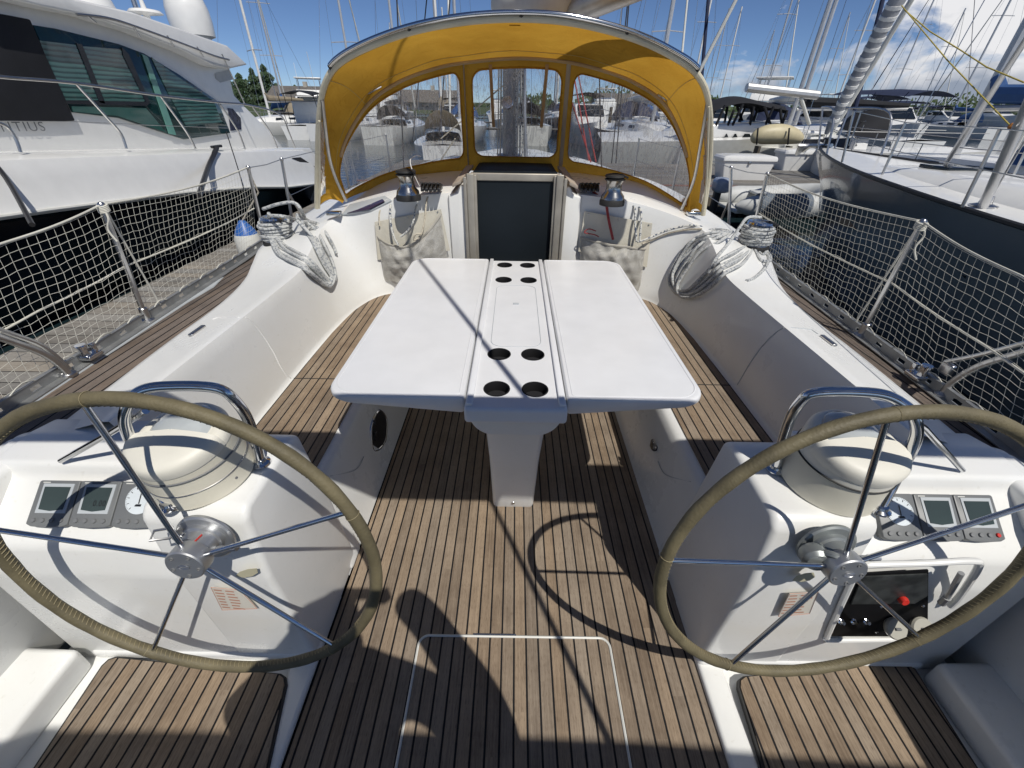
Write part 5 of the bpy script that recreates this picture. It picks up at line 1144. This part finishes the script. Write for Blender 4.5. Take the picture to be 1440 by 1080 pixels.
for pts, r_, lb in (([onX(305, 208, -4.93), onX(293, 235, -4.80), onX(280, 276, -4.1)], .035, 'thick black mooring line from the yacht rail to the dock'), ([onX(-30, 205, -4.95), onX(8, 250, -4.80), onX(45, 316, -4.0)], .02, 'thin dark mooring line crossing the yacht hull at the left'), ([onX(318, 185, -5.0), onX(334, 235, -4.7), onX(352, 300, -3.95)], .008, 'thin wire running down from the yacht rail near the fender')):
    solo('mooring_line', MB().tube(cr(pts, 4), r_, 7), BLACK, lb, 'rope', loc=pts[0])

# ================================================================== GREY SAILBOAT
gs = thing('grey_sailboat', 'dark grey hulled sailboat with a white deck moored close on the right', 'sailboat', (5.2, 4, -.5))
st = [(8.25, .0, 1.10), (8.0, .10, 1.085), (7.5, .34, 1.065), (6.7, .66, 1.03), (5.8, .92, .995), (4.8, 1.12, .96), (3.6, 1.27, .915), (2.2, 1.38, .88), (.5, 1.42, .86), (-1.5, 1.3, .87), (-3.5, 1.0, .92)]
CXg = 5.22
S = []
for a in cr([Vector(s_) for s_ in st], 4): S.append((a.x, max(0, a.y), a.z))
for sg in (-1, 1):
    rows = []
    for y, hb, sz in S:
        t_ = max(0, min(1, (8.3 - y) / 3.5)); rk = (1 - t_) * .0
        wl = hb * (.35 + .5 * t_); yb = y - 1.0 * (1 - t_) ** 1.5
        rows.append([(CXg + sg * hb, y, sz), (CXg + sg * (hb * .995), y - .06 * (1 - t_), sz - .12), (CXg + sg * (hb * .94 + wl * .05), y + (yb - y) * .45, sz - .5), (CXg + sg * (hb * .6 + wl * .36), y + (yb - y) * .75, sz - 1.0), (CXg + sg * wl * .9, yb, -.6)])
    obj('hull', MB().grid(rows), GREYH, gs, 60)
    obj('toe_rail', MB().tube([(CXg + sg * hb, y, sz + .012) for y, hb, sz in S], .022, 6), BLACK, gs)
obj('deck', MB().grid([[(CXg - hb + .01, y, sz + .005), (CXg - hb * .5, y, sz + .03), (CXg, y, sz + .045), (CXg + hb * .5, y, sz + .03), (CXg + hb - .01, y, sz + .005)] for y, hb, sz in S]), WHT, gs, 60)
rows = []
for y, w, h in [(6.6, .15, .03), (6.2, .38, .10), (5.4, .55, .17), (4.2, .68, .22), (2.8, .74, .27), (1.0, .76, .3)]:
    z0 = 1.0 - (6.6 - y) * .022; rows.append([(CXg - w - .1, y, z0), (CXg - w, y, z0 + h * .5), (CXg - w * .6, y, z0 + h * .62), (CXg, y, z0 + h * .66), (CXg + w * .6, y, z0 + h * .62), (CXg + w, y, z0 + h * .5), (CXg + w + .1, y, z0)])
obj('cabin', MB().grid(rows), WHT, gs, 60)
for y, w in ((5.6, .42), (3.9, .42)): obj('deck_hatch', MB().box((CXg, y, 1.0 - (6.6 - y) * .022 + .135 - .02 * (y > 5)), (w, w, .04), bev=.01), DKWIN, gs)
for (a, b_, c_, d_) in (((1180, 296), (1229, 312), (1224, 336), (1181, 322)), ((1232, 316), (1283, 336), (1278, 358), (1229, 340)), ((1312, 363), (1362, 382), (1356, 402), (1308, 384)), ((1366, 384), (1420, 404), (1412, 426), (1360, 406))):
    P = []
    for (px, py) in (a, b_, c_, d_):
        d = sight(px, py); best = None
        for k in range(200):
            p = EYE + d * (3 + k * .05) 
            hb = 0
            for i in range(len(S) - 1):
                if S[i + 1][0] <= p.y <= S[i][0]: hb = S[i][1]
            if p.x >= CXg - hb * .965 - .035: best = p; break
        P.append(best or onX(px, py, 4.1))
    obj('hull_window', MB().prism([P[0].lerp(P[3], .30), P[1].lerp(P[2], .30), P[1].lerp(P[2], .72), P[0].lerp(P[3], .72)], (-.012, -.004, 0)), DKWIN, gs, 0)
furl = [onY(1162, 188, 7.55), onY(1170, 173, 7.5), onY(1262, 0, 7.1)]; fd = (furl[2] - furl[1]).normalized(); furl.append(furl[2] + fd * 8)
ff = obj('furled_headsail', MB().tube(furl, [.03, .062, .095, .05], 12), simple('grey furled sail', (.33, .34, .36), .8, var=.2), gs)
wr = MB(); p0, p1 = furl[1], furl[2]
for k in range(13):
    c = p0.lerp(p1, (k + .5) / 13); r_ = .066 + .032 * k / 13; u = fd.orthogonal().normalized()
    wr.tube([c - fd * .02 + u * .004, c + fd * .02 - u * .004], r_ + .006, 14)
obj('sail_wraps', wr, WHT, ff)
obj('furling_drum', MB().lathe([(.07, 0), (.07, .02), (.03, .03), (.03, .10), (.07, .11), (.07, .13)], (CXg, 8.05, 1.13), (0, -.1, 1), 16), BLACK, gs)
def pole(a, b_, r, m_, nm, ext=4, par=gs): 
    d = (b_ - a); return obj(nm, MB().tube([a, b_, b_ + d * ext], r, 12), m_, par)
pole(onZ(1382, 291, .95), onY(1440, 160, 3.75), .036, MAST, 'mast_strut'); obj('strut_foot', MB().lathe([(.10, 0), (.10, .015), (.05, .03), (.04, .09)], onZ(1382, 291, .94), (0, 0, 1), 20), STEEL, gs)
pole(onZ(1331, 229, 1.12), onY(1440, 60, 5.0), .026, MAST, 'inner_stay')
pole(onZ(1400, 262, 1.0), onY(1440, 190, 4.6), .010, STEEL, 'side_stay'); pole(onZ(1388, 288, .95), onY(1440, 200, 4.0), .007, STEEL, 'side_stay')
stn = [(1184, 228, 1183, 170), (1194, 205, 1202, 172), (1238, 251, 1257, 205), (1353, 291, 1377, 215), (1420, 258, 1432, 205)]
tp_ = []
for i, (a, b_, c_, d_) in enumerate(stn):
    B0 = onZ(a, b_, 1.06 if i < 2 else .96); T0 = onY(c_, d_, B0.y); T0 = Vector((B0.x + (T0.x - B0.x) * .5, B0.y, B0.z + .58)); obj('stanchion', MB().tube([B0, T0], .014, 8), STEEL, gs); tp_.append(T0)
for dz_ in (0, -.28): obj('lifeline', MB().tube([Vector((CXg, 8.2, 1.68 + dz_)), tp_[0] + Vector((0, 0, dz_)), tp_[2] + Vector((0, 0, dz_)), tp_[3] + Vector((0, 0, dz_)), tp_[3] + (tp_[3] - tp_[2]) * 1.4 + Vector((0, 0, dz_))], .0045, 6), STEEL, gs)
obj('pulpit', MB().tube(cr([(CXg - .42, 7.3, 1.06), (CXg - .42, 7.5, 1.62), (CXg - .2, 8.2, 1.68), (CXg + .2, 8.2, 1.68), (CXg + .42, 7.5, 1.62), (CXg + .42, 7.3, 1.06)], 6), .015, 8), STEEL, gs)
for x_ in (-.22, .22): obj('pulpit_leg', MB().tube([(CXg + x_ * .6, 8.0, 1.09), (CXg + x_, 8.15, 1.68)], .014, 8), STEEL, gs)
an = MB(); an.tube([(CXg, 7.9, 1.16), (CXg, 8.45, 1.12), (CXg, 8.62, 1.02)], .03, 8); an.bprism([(CXg - .11, 8.62, 1.10), (CXg + .11, 8.62, 1.10), (CXg + .02, 8.78, .93), (CXg - .02, 8.78, .93)], (0, .03, .04), .006, 2); obj('anchor', an, STEEL, gs)
for i, (a, b_) in enumerate((((1268, 8), (1422, 178)), ((1272, 14), (1350, 70)), ((1350, 70), (1440, 116)))):
    P0, P1 = onY(a[0], a[1], 6.0), onY(b_[0], b_[1], 3.9 if i != 1 else 5.2)
    if i == 2: P0 = onY(1350, 70, 5.2)
    obj('yellow_line', MB().tube([P0, (P0 + P1) / 2 + Vector((0, 0, -.02)), P1], .0055, 6), YROPE, gs)
obj('yellow_knot', MB().sphere(onY(1424, 178, 3.88), .03, 8), simple('orange tape', (.5, .2, .05), .8), gs)

# ================================================================== DINGHY
dg = thing('inflatable_dinghy', 'grey and white inflatable dinghy with a small outboard floating ahead of the netting', 'dinghy', (3.9, 8.3, -.5))
base = onY(1085, 285, 8.6)
DC = Vector((base.x, 8.6, base.z)); T = lambda x, y, z: DC + Vector((x, y, z))
obj('tubes', MB().tube(cr([T(-.85, -.35, .0), T(.1, -.42, .0), T(.75, -.32, .06), T(1.05, .15, .12), T(.75, .6, .06), T(.1, .68, .0), T(-.85, .6, .0)], 8), [.03, .09, .14, .18] + [.20] * 41 + [.18, .14, .09, .03], 16), simple('dinghy fabric', (.50, .51, .50), .6, var=.1), dg)
obj('floor', MB().box(T(0, .13, -.12), (1.6, .9, .06), bev=.02), WHT2, dg)
obj('cover_patch', MB().tube(cr([T(-.5, -.42, .02), T(.0, -.44, .02), T(.4, -.40, .03)], 6), .212, 16), simple('slate fabric', (.10, .125, .16), .7), dg)
ob = obj('outboard', MB().box(T(-1.0, .1, .28), (.30, .36, .26), bev=.09, seg=4), simple('outboard cowl', (.30, .34, .42), .2, coat=.4), dg)
obj('outboard_leg', MB().box(T(-1.05, .1, -.05), (.12, .14, .5), bev=.03), BLACK, dg); obj('seat', MB().box(T(-.1, .13, .12), (.28, .95, .05), bev=.02), WHT2, dg)

# ================================================================== FLEET
def sail_proto(nm, L, hullm, cover, jib, canvas, label):
    t = thing(nm, label, 'sailboat', (0, 0, 0)); B = L * .15
    prof = [(-.5, .62, .095), (-.42, .78, .09), (-.25, .96, .085), (0, 1.0, .085), (.2, .85, .09), (.36, .52, .098), (.46, .2, .106), (.5, .0, .112)]
    pr = cr([Vector(p) for p in prof], 3)
    for sg in (-1, 1):
        obj('hull', MB().grid([[(sg * B * p.y, L * p.x, L * p.z), (sg * B * p.y * .97, L * p.x, L * p.z * .5), (sg * B * p.y * .8, L * p.x * (1 if p.x < .2 else .95), -.1)] for p in pr]), hullm, t, 60)
    obj('transom', MB().prism([(-B * .6, -L * .5, -.1), (B * .6, -L * .5, -.1), (B * .62, -L * .5, L * .095), (-B * .62, -L * .5, L * .095)], (0, .05, 0)), hullm, t)
    obj('deck', MB().grid([[(-B * p.y, L * p.x, L * p.z), (0, L * p.x, L * p.z + .06), (B * p.y, L * p.x, L * p.z)] for p in pr]), WHT, t, 60)
    zt = L * .088
    c_ = obj('cabin', MB().grid([[(-w - .12, y, zt), (-w, y, zt + h * .85), (-w * .5, y, zt + h), (w * .5, y, zt + h), (w, y, zt + h * .85), (w + .12, y, zt)] for y, w, h in ((-L * .16, B * .55, .42), (0, B * .52, .42), (L * .16, B * .4, .32), (L * .24, B * .2, .08))]), WHT, t, 40)
    for sg in (-1, 1): obj('window', MB().prism([(sg * (B * .56 + .055), -L * .13, zt + .13), (sg * (B * .49 + .05), L * .08, zt + .12), (sg * (B * .48 + .02), L * .07, zt + .26), (sg * (B * .555 + .012), -L * .12, zt + .28)], (sg * .02, 0, 0)), DKWIN, c_, 0)
    H_ = L * 1.28; my_ = L * .07
    m = obj('mast', MB().tube([(0, my_, zt + .3), (0, my_ - .1, H_)], .085, 8), MAST if cover != CANVT else MASTW, t)
    for zf in (.42, .7): obj('spreader', MB().tube([(-B * .62, my_ - .15, H_ * zf), (0, my_, H_ * zf + .05), (B * .62, my_ - .15, H_ * zf)], .03, 6), MAST, m)
    bz = zt + 1.25
    obj('boom', MB().tube([(0, my_ - .1, bz), (0, my_ - L * .34, bz + .08)], .06, 8), MAST, t)
    obj('sail_cover', MB().tube([(0, my_ - .02, bz + .55), (0, my_ - .25, bz + .25), (0, my_ - L * .2, bz + .2), (0, my_ - L * .34, bz + .16)], [.10, .17, .15, .08], 8), cover, t)
    obj('forestay', MB().tube([(0, L * .47, L * .115), (0, L * .44, L * .2), (0, my_ + .1, H_ * .96)], [.02, .075 if jib else .01, .03 if jib else .01], 8), jib or STEEL, t)
    w = MB()
    obj('backstay', MB().tube([(0, -L * .49, zt), (0, my_ - .1, H_)], .011, 4), STEEL, t)
    for sg in (-1, 1): obj('shroud', MB().tube([(sg * B * .9, my_ - .1, zt), (sg * B * .62, my_ - .15, H_ * .42), (sg * B * .5, my_ - .15, H_ * .7), (0, my_, H_ * .97)], .011, 4), STEEL, t)
    for sg in (-1, 1):
        mb = MB()
        obj('lifeline', MB().tube([(sg * B * .7, -L * .47, zt + .62), (sg * B * .97, -L * .1, zt + .6), (sg * B * .85, L * .2, zt + .62), (sg * B * .25, L * .45, zt + .75)], .010, 4), STEEL, t)
        for yy, hb in ((-.4, .8), (-.2, .97), (0, .98), (.2, .84), (.38, .47)): obj('stanchion', MB().tube([(sg * B * hb, L * yy, zt), (sg * B * hb, L * yy, zt + .62)], .014, 4), STEEL, t)
    if canvas:
        rows = [[(B * .62 * math.cos(a), y, zt + .38 + .95 * s_ * math.sin(a)) for a in [math.pi * i / 10 for i in range(11)]] for y, s_ in ((-L * .10, .25), (-L * .13, .85), (-L * .2, 1.0))]
        obj('sprayhood', MB().grid(rows), canvas, t, 60)
    return t
def power_proto(nm, L, hullm, top, label, fly=False):
    t = thing(nm, label, 'motor boat', (0, 0, 0)); B = L * .17
    pr = cr([Vector(p) for p in [(-.5, .92, .10), (-.3, .98, .105), (0, 1.0, .115), (.25, .82, .13), (.4, .5, .145), (.47, .22, .155), (.5, .0, .158)]], 3)
    for sg in (-1, 1): obj('hull', MB().grid([[(sg * B * p.y, L * p.x, L * p.z), (sg * B * p.y * .92, L * p.x - .03, L * p.z * .6), (sg * B * p.y * .78, L * p.x * .96, -.1)] for p in pr]), hullm, t, 60)
    obj('transom', MB().prism([(-B * .75, -L * .5, -.1), (B * .75, -L * .5, -.1), (B * .92, -L * .5, L * .1), (-B * .92, -L * .5, L * .1)], (0, .05, 0)), hullm, t)
    obj('deck', MB().grid([[(-B * p.y, L * p.x, L * p.z), (0, L * p.x, L * p.z + .08), (B * p.y, L * p.x, L * p.z)] for p in pr]), WHT, t, 60)
    zt = L * .11
    c = obj('cabin', MB().bprism([(-B * .7, -L * .2, zt), (-B * .7, L * .36, zt + .1), (-B * .7, L * .2, zt + .55), (-B * .7, L * .06, zt + 1.25), (-B * .7, -L * .2, zt + 1.3)], (B * 1.4, 0, 0), .08, 3), WHT, t)
    for sg in (-1, 1): obj('window', MB().prism([(sg * B * .705, -L * .17, zt + .72), (sg * B * .705, L * .135, zt + .72), (sg * B * .705, L * .07, zt + 1.12), (sg * B * .705, -L * .17, zt + 1.12)], (sg * .012, 0, 0)), DKWIN, c, 0)
    obj('windscreen', MB().prism([(-B * .6, L * .19, zt + .64), (B * .6, L * .19, zt + .64), (B * .6, L * .08, zt + 1.2), (-B * .6, L * .08, zt + 1.2)], (0, .02, .015)), DKWIN, c, 0)
    if fly:
        f_ = obj('flybridge', MB().bprism([(-B * .62, -L * .2, zt + 1.32), (-B * .62, L * .04, zt + 1.32), (-B * .62, L * .0, zt + 1.8), (-B * .62, -L * .2, zt + 1.6)], (B * 1.24, 0, 0), .06, 2), WHT, t)
        obj('hardtop', MB().box((0, -L * .1, zt + 2.75), (B * 1.2, L * .24, .09), bev=.04), top or WHT, t)
        for sx in (-1, 1):
            for yy in (-.2, 0): obj('post', MB().tube([(sx * B * .5, L * yy, zt + 1.7), (sx * B * .5, L * yy * .9, zt + 2.75)], .025, 6), STEEL, t)
    elif top:
        obj('canvas_top', MB().grid([[(x, y, zt + 1.9 - .12 * (x / B) ** 2 * 3 - (.1 if y < -L * .4 else 0)) for x in [B * .8 * k / 4 for k in range(-4, 5)]] for y in (-L * .47, -L * .3, -L * .05)]), top, t, 60)
        for sx in (-1, 1):
            for yy in (-.46, -.3, -.1): obj('bow_tube', MB().tube([(sx * B * .85, L * (yy * .6 - .08), zt), (sx * B * .79, L * yy, zt + 1.75)], .02, 6), top, t)
    obj('rail', MB().tube(cr([(-B * .9, -L * .05, zt + .62), (-B * .75, L * .28, zt + .85), (-B * .2, L * .47, zt + 1.0), (B * .2, L * .47, zt + 1.0), (B * .75, L * .28, zt + .85), (B * .9, -L * .05, zt + .62)], 4), .018, 5), STEEL, t)
    obj('antenna', MB().tube([(B * .5, -L * .1, zt + 1.3), (B * .5, -L * .16, zt + 4)], .015, 4), WHT, t)
    return t
PW, PN = WHT, simple('navy hull paint', (.012, .02, .05), .2)
protos = [
    (sail_proto('moored_sailboat', 11, WHT, CANVB, WHT2, CANVB, 'x'), 'white sailboat with blue sail cover'),
    (sail_proto('moored_sailboat', 12.5, PN, WHT2, NAVY, NAVY, 'x'), 'navy hulled sailboat with dark furled headsail'),
    (sail_proto('moored_sailboat', 9.5, WHT, CANVT, None, CANVT, 'x'), 'small white sailboat with tan covers'),
    (sail_proto('moored_sailboat', 11.5, WHT2, DARKC, WHT2, DARKC, 'x'), 'off white sailboat with black covers'),
    (power_proto('moored_motor_boat', 10, WHT, NAVY, 'x'), 'white motor boat with navy canvas top'),
    (power_proto('moored_motor_boat', 12, WHT, None, 'x', True), 'white flybridge motor boat'),
    (power_proto('moored_motor_boat', 8, WHT, DARKC, 'x'), 'small white motor boat with black canvas top')]
used = set()
def place(i, x, y, rz, label, sc=1, group='boats moored across the marina', z=-.5):
    r, d = protos[i]
    if i not in used:
        used.add(i); r.location = (x, y, z); r.rotation_euler = (0, 0, rz); r['label'] = label; r['group'] = group; r.scale = (sc,) * 3; return r
    return dup(r, (x, y, z), rz, label, group, sc)
# the ones that can be told apart
place(3, 11.2, 18.6, R(78), 'sailboat beyond the dock boxes whose bare boom points left over the kayak', .95)
place(0, 10.2, 10.2, R(3), 'sailboat on the far side of the grey hulled one, its mast leaning right')
place(1, 12.3, 22.2, R(170), 'navy hulled sailboat with a dark rolled headsail in front of the white clouds')
place(1, 6.9, 26.0, R(186), 'navy hulled sailboat whose dark rolled headsail rises beside the sprayhood')
place(2, -3.4, 15.5 + 7, R(8), 'small white sailboat whose mast shows left of the sprayhood top', .9)
place(2, -18.5, 38, R(150), 'small white sailboat in the gap between motor yacht and sprayhood')
place(5, -20.5, 50, R(200), 'white flybridge trawler moored under the conifers')
place(6, -14.8, 36, R(8), 'small white motor boat close to the left edge of the sprayhood')
place(0, -24.5, 52, R(20), 'white sailboat moored in front of the left conifers')
place(5, 19, 38, R(150), 'white flybridge boat behind the dark rolled headsails')
place(4, 24.5, 33, R(165), 'white motor boat with navy canvas moored beyond the grey boat')
place(4, 17.5, 27, R(12), 'white motor boat with a navy canvas top right of the bare boom')
ordn = ['first', 'second', 'third', 'fourth', 'fifth', 'sixth', 'seventh', 'eighth', 'ninth', 'tenth', 'eleventh', 'twelfth', 'thirteenth', 'fourteenth', 'fifteenth', 'sixteenth', 'seventeenth', 'eighteenth', 'nineteenth', 'twentieth']
random.seed(23)
for row, (y0, x0, x1, stp, nm) in enumerate(((35, -12, 15, 4.0, 'nearest'), (50, -13, 46, 6.2, 'second'), (67, -17, 64, 7.2, 'third'), (86, -20, 86, 8.4, 'farthest'))):
    k = 0; x = x0
    while x < x1 and k < 20:
        i = random.choice([0, 1, 2, 3, 0, 3, 2, 4, 5, 6, 4, 0]); y = y0 + random.uniform(-1.5, 1.5)
        place(i, x, y, R(random.choice([0, 180]) + random.uniform(-6, 6)), '%s, %s from left, %s row across the water' % (protos[i][1], ordn[k], nm), random.uniform(.88, 1.08), 'boats in the %s row across the fairway' % nm)
        x += stp * random.uniform(.85, 1.2); k += 1
    ln = thing('pontoon', 'long floating pontoon behind the %s row of boats across the fairway' % nm, 'dock', ((x0 + x1) / 2, y0 + 7.2, -.5), 'floating pontoons')
    obj('decking', MB().box(((x0 + x1) / 2, y0 + 7.2, -.1), (x1 - x0 + 10, 1.8, .1)), DOCKX, ln, 0)
    for q in range(5):
        xx = x0 + (x1 - x0) * q / 4; obj('pile', MB().tube([(xx, y0 + 8.2, -1), (xx, y0 + 8.2, 1.6)], .14, 8), bpy.data.materials['dark dock timber'], ln)

# cruiser with the black canvas frame, and the kayak
cz = thing('cabin_cruiser', 'white cruiser under a black canvas frame, moored behind the dock boxes', 'motor boat', (7.6, 18.2, -.5))
def on(x, y, Y_): return onY(x, y, Y_)
Yk = 18.0
rows = []
for x, hw, z in ((3.2, 1.2, .55), (5, 1.5, .6), (8, 1.6, .7), (10.5, 1.3, .85), (12, .7, .98), (12.9, .05, 1.05)): rows.append([(x, 19 - hw, z), (x, 19 - hw * .92, z - .5), (x - .1, 19 - hw * .75, -.6)])
obj('hull', MB().grid(rows), WHT2, cz, 60)
obj('deck', MB().grid([[(r[0][0], r[0][1], r[0][2]), (r[0][0], 19, r[0][2] + .25), (r[0][0], 38 - r[0][1], r[0][2])] for r in rows]), WHT, cz, 60)
obj('cabin', MB().bprism([(5.6, 17.75, .62), (6.6, 17.75, 1.15), (9.4, 17.75, 1.25), (11.6, 17.75, .9)], (0, 2.4, 0), .10, 3), WHT, cz)
for a, b_ in ((1018, 1024), (1030, 1037), (1044, 1056)): obj('window', MB().prism([on(a, 193, 17.7), on(b_, 193, 17.7), on(b_ - 2, 188, 17.7), on(a + 3, 188, 17.7)], (0, -.02, 0)), DKWIN, cz, 0)
cv = MB(); top = cr([on(1000, 154, 17.8), on(1015, 147, 17.8), on(1040, 140, 17.8), (on(1062, 140, 17.8)), on(1085, 146, 17.8), on(1108, 150, 17.8), on(1108, 160, 17.8)], 4)
cv.grid([[p + Vector((0, d, zz)) for p in top] for d, zz in ((0, -.12), (.2, 0), (1.2, .1), (2.2, 0), (2.4, -.12))]); obj('canvas_top', cv, DARKC, cz, 60)
for a, b_ in (((1003, 155), (1000, 178)), ((1020, 148), (1006, 178)), ((1032, 155), (1022, 180)), ((1045, 146), (1028, 180)), ((1060, 150), (1054, 178)), ((1075, 150), (1084, 178)), ((1088, 150), (1076, 176)), ((1097, 152), (1100, 178)), ((1107, 155), (1098, 180))):
    obj('frame_tube', MB().tube([on(*a, 17.8), on(*b_, 17.8)], .05, 6), DARKC, cz)
    obj('frame_tube', MB().tube([on(*a, 17.8) + Vector((0, 2.2, 0)), on(*b_, 17.8) + Vector((0, 2.2, 0))], .05, 6), DARKC, cz)
obj('side_cloth', MB().prism([on(1002, 178, 17.85), on(1072, 177, 17.85), on(1070, 182, 17.85), on(1000, 184, 17.85)], (0, .03, 0)), DARKC, cz)
ky = thing('kayak', 'cream kayak strapped on its side above the white dock boxes', 'kayak', on(1095, 200, 16.9), None)
kc = [on(1057, 199, 16.9), on(1066, 192, 16.9), on(1080, 189, 16.9), on(1100, 189, 16.9), on(1116, 192, 16.9), on(1128, 197, 16.9)]
obj('hull', MB().tube(cr(kc, 5), [.05 + .26 * math.sin(math.pi * k / 25) ** .6 for k in range(26)], 14), simple('cream kayak plastic', (.50, .44, .28), .5), ky)
for x_ in (1066, 1110): obj('strap', MB().tube([on(x_, 180, 16.55), on(x_ - 1, 190, 16.5), on(x_ - 2, 203, 16.6)], .03, 6), BLACK, ky)
st_ = thing('kayak_stand', 'low timber stand carrying the cream kayak on the dock', 'stand', (8.5, 16.2, 0))
for x_ in (1068, 1112):
    p = on(x_, 196, 16.9); obj('post', MB().box((p.x, p.y - .05, (p.z - .2) / 2), (.08, .3, max(.1, p.z - .2))), bpy.data.materials['dark dock timber'], st_)
# bare boom pointing left
bb = thing('bare_boom', 'white boom pointing left with a strut below, above the kayak', 'boom', on(1150, 134, 17.2))
obj('spar', MB().tube([on(1050, 123, 17.2), on(1150, 134, 17.2)], .13, 10), MAST, bb); obj('strut', MB().tube([on(1126, 137, 17.2), on(1138, 175, 17.2)], .06, 8), WHT2, bb)

# ================================================================== TREES, HOUSES
def conifer(x, y, h, w, label):
    t = thing('conifer_tree', label, 'tree', (x, y, .4), 'conifers on the far shore'); z0 = .3
    obj('trunk', MB().tube([(x, y, z0), (x + .1, y, z0 + h * .5), (x, y, z0 + h * .97)], [h * .03, h * .02, .03], 8), BARK, t)
    m = MB()
    for k in range(2600):
        f = random.random() ** .8; z = z0 + h * (.10 + .9 * f); rmax = w * (1 - f) ** .85 * (.65 + .35 * math.sin(f * 26 + k % 3)) + .08
        a = random.uniform(0, 6.283); r_ = rmax * math.sqrt(random.uniform(.15, 1)); c = Vector((x + r_ * math.cos(a), y + r_ * math.sin(a), z - r_ * .25))
        s_ = random.uniform(.22, .5) * max(h, 6) / 9; d = Vector((math.cos(a), math.sin(a), -.35)).normalized() * s_; e = Vector((-math.sin(a), math.cos(a), random.uniform(-.4, .4))) * s_ * .5
        m.add([c - d * .3 - e, c + d, c - d * .3 + e, c + Vector((0, 0, s_ * .5))], [(0, 1, 2), (0, 1, 3), (1, 2, 3)])
    obj('crown', m, LEAF, t, 0)
def broad(x, y, h, w, label):
    t = thing('broadleaf_tree', label, 'tree', (x, y, .4), 'broadleaf trees on the far shore'); z0 = .3
    obj('trunk', MB().tube([(x, y, z0), (x + .2, y, z0 + h * .35), (x - .1, y, z0 + h * .7)], [h * .035, h * .025, .05], 8), BARK, t)
    m = MB(); lobes = [(random.uniform(-.6, .6) * w, random.uniform(-.5, .5) * w, random.uniform(.35, .85) * h, random.uniform(.28, .5) * w) for _ in range(11)]
    for k in range(1300):
        lx, ly, lz, lr = random.choice(lobes); v = Vector((random.gauss(0, 1), random.gauss(0, 1), random.gauss(0, .8))).normalized() * lr * random.uniform(.6, 1.05)
        c = Vector((x + lx, y + ly, z0 + lz)) + v; s_ = random.uniform(.15, .32) * h / 7
        u = Vector((random.uniform(-1, 1), random.uniform(-1, 1), random.uniform(-1, 1))).normalized() * s_; w_ = v.normalized().cross(u)
        m.add([c - u - w_ * .5, c + u - w_ * .5, c + w_], [(0, 1, 2)])
    obj('crown', m, LEAF2, t, 0)
def at100(px, py, Y_): return onY(px, py, Y_)
for k, (px, top, w, lb) in enumerate(((332, 112, 3.6, 'dark conifer at the edge of the motor yacht superstructure'), (348, 103, 4.2, 'broad conifer left of the tallest one'), (367, 96, 2.4, 'slim conifer with a pointed top behind the masts'), (384, 91, 3.6, 'tallest conifer of the left group'), (398, 118, 3.4, 'low conifer leaning on the right of the group'), (421, 120, 2.7, 'lone small conifer between the group and the sprayhood'), (452, 131, 2.5, 'conifer top behind the left sprayhood edge'), (618, 138, 1.6, 'small dark conifer seen through the left sprayhood window'))):
    b_ = at100(px, 150, 112); tp = at100(px, top, 112); conifer(b_.x, 112, tp.z - .3, w * 1.35, lb)
for px, top, w, lb in ((545, 118, 7, 'large rounded tree seen through the left sprayhood window'), (515, 132, 6, 'smaller rounded tree left of the large one in the sprayhood window'), (1395, 158, 5.5, 'dark rounded tree rising behind the boats at the right'), (1428, 152, 6, 'tallest dark tree at the right edge'), (1440, 150, 6, 'dark tree cut by the right edge of the view'), (1305, 168, 3, 'low bushy tree right of the clouded masts'), (1345, 166, 4, 'low tree left of the dark rounded tree')):
    b_ = at100(px, 165, 118); tp = at100(px, top, 118); broad(b_.x, 118, max(2.5, tp.z - .3), w, lb)
tl = MB()
for k in range(9000):
    x = random.uniform(-260, 330); y = 165 + random.uniform(-6, 14); hh = 3.2 + 2.0 * math.sin(x * .05) + 1.5 * math.sin(x * .21 + 1) + .8 * math.sin(x * .9)
    z = random.uniform(.2, max(1.2, hh)); s_ = random.uniform(.5, 1.1); u = Vector((random.uniform(-1, 1), random.uniform(-.4, .4), random.uniform(-1, 1))).normalized() * s_; w_ = Vector((u.z, 0, -u.x))
    c = Vector((x, y, z)); tl.add([c - u, c + u, c + w_], [(0, 1, 2)])
o = obj('tree_line', tl, LEAF2, None, 0); o['kind'] = 'stuff'; o['label'] = 'low dark line of trees along the far shore'; o['category'] = 'tree line'
def house(x, y, w, d, h, rz, label):
    t = thing('shore_house', label, 'house', (x, y, .5)); 
    obj('wall', MB().box((x, y, .5 + h / 2), (w, d, h)), WALL, t, 0)
    rf = obj('roof', MB().prism([(x - w * .56, y - d * .6, .5 + h), (x - w * .56, y, .5 + h + d * .28), (x - w * .56, y + d * .6, .5 + h)], (w * 1.12, 0, 0)), ROOF, t, 0)
    obj('chimney', MB().box((x + w * .2, y, .5 + h + d * .3), (.7, .7, 1.2)), WALL, rf, 0)
    for k in range(4): obj('window', MB().box((x - w * .36 + k * w * .24, y - d / 2 - .02, .5 + h * .55), (w * .1, .06, h * .35)), DKWIN, t, 0)
p = at100(592, 160, 108); house(p.x, 108, 15, 8, 1.3, 0, 'low shingle roofed house seen through the left sprayhood window')
p = at100(425, 155, 104); house(p.x, 104, 9, 7, 1.8, 0, 'small grey roofed house right of the conifers')
p = at100(870, 160, 125); house(p.x, 125, 12, 8, 1.6, 0, 'long shingle roofed building seen through the right sprayhood window')
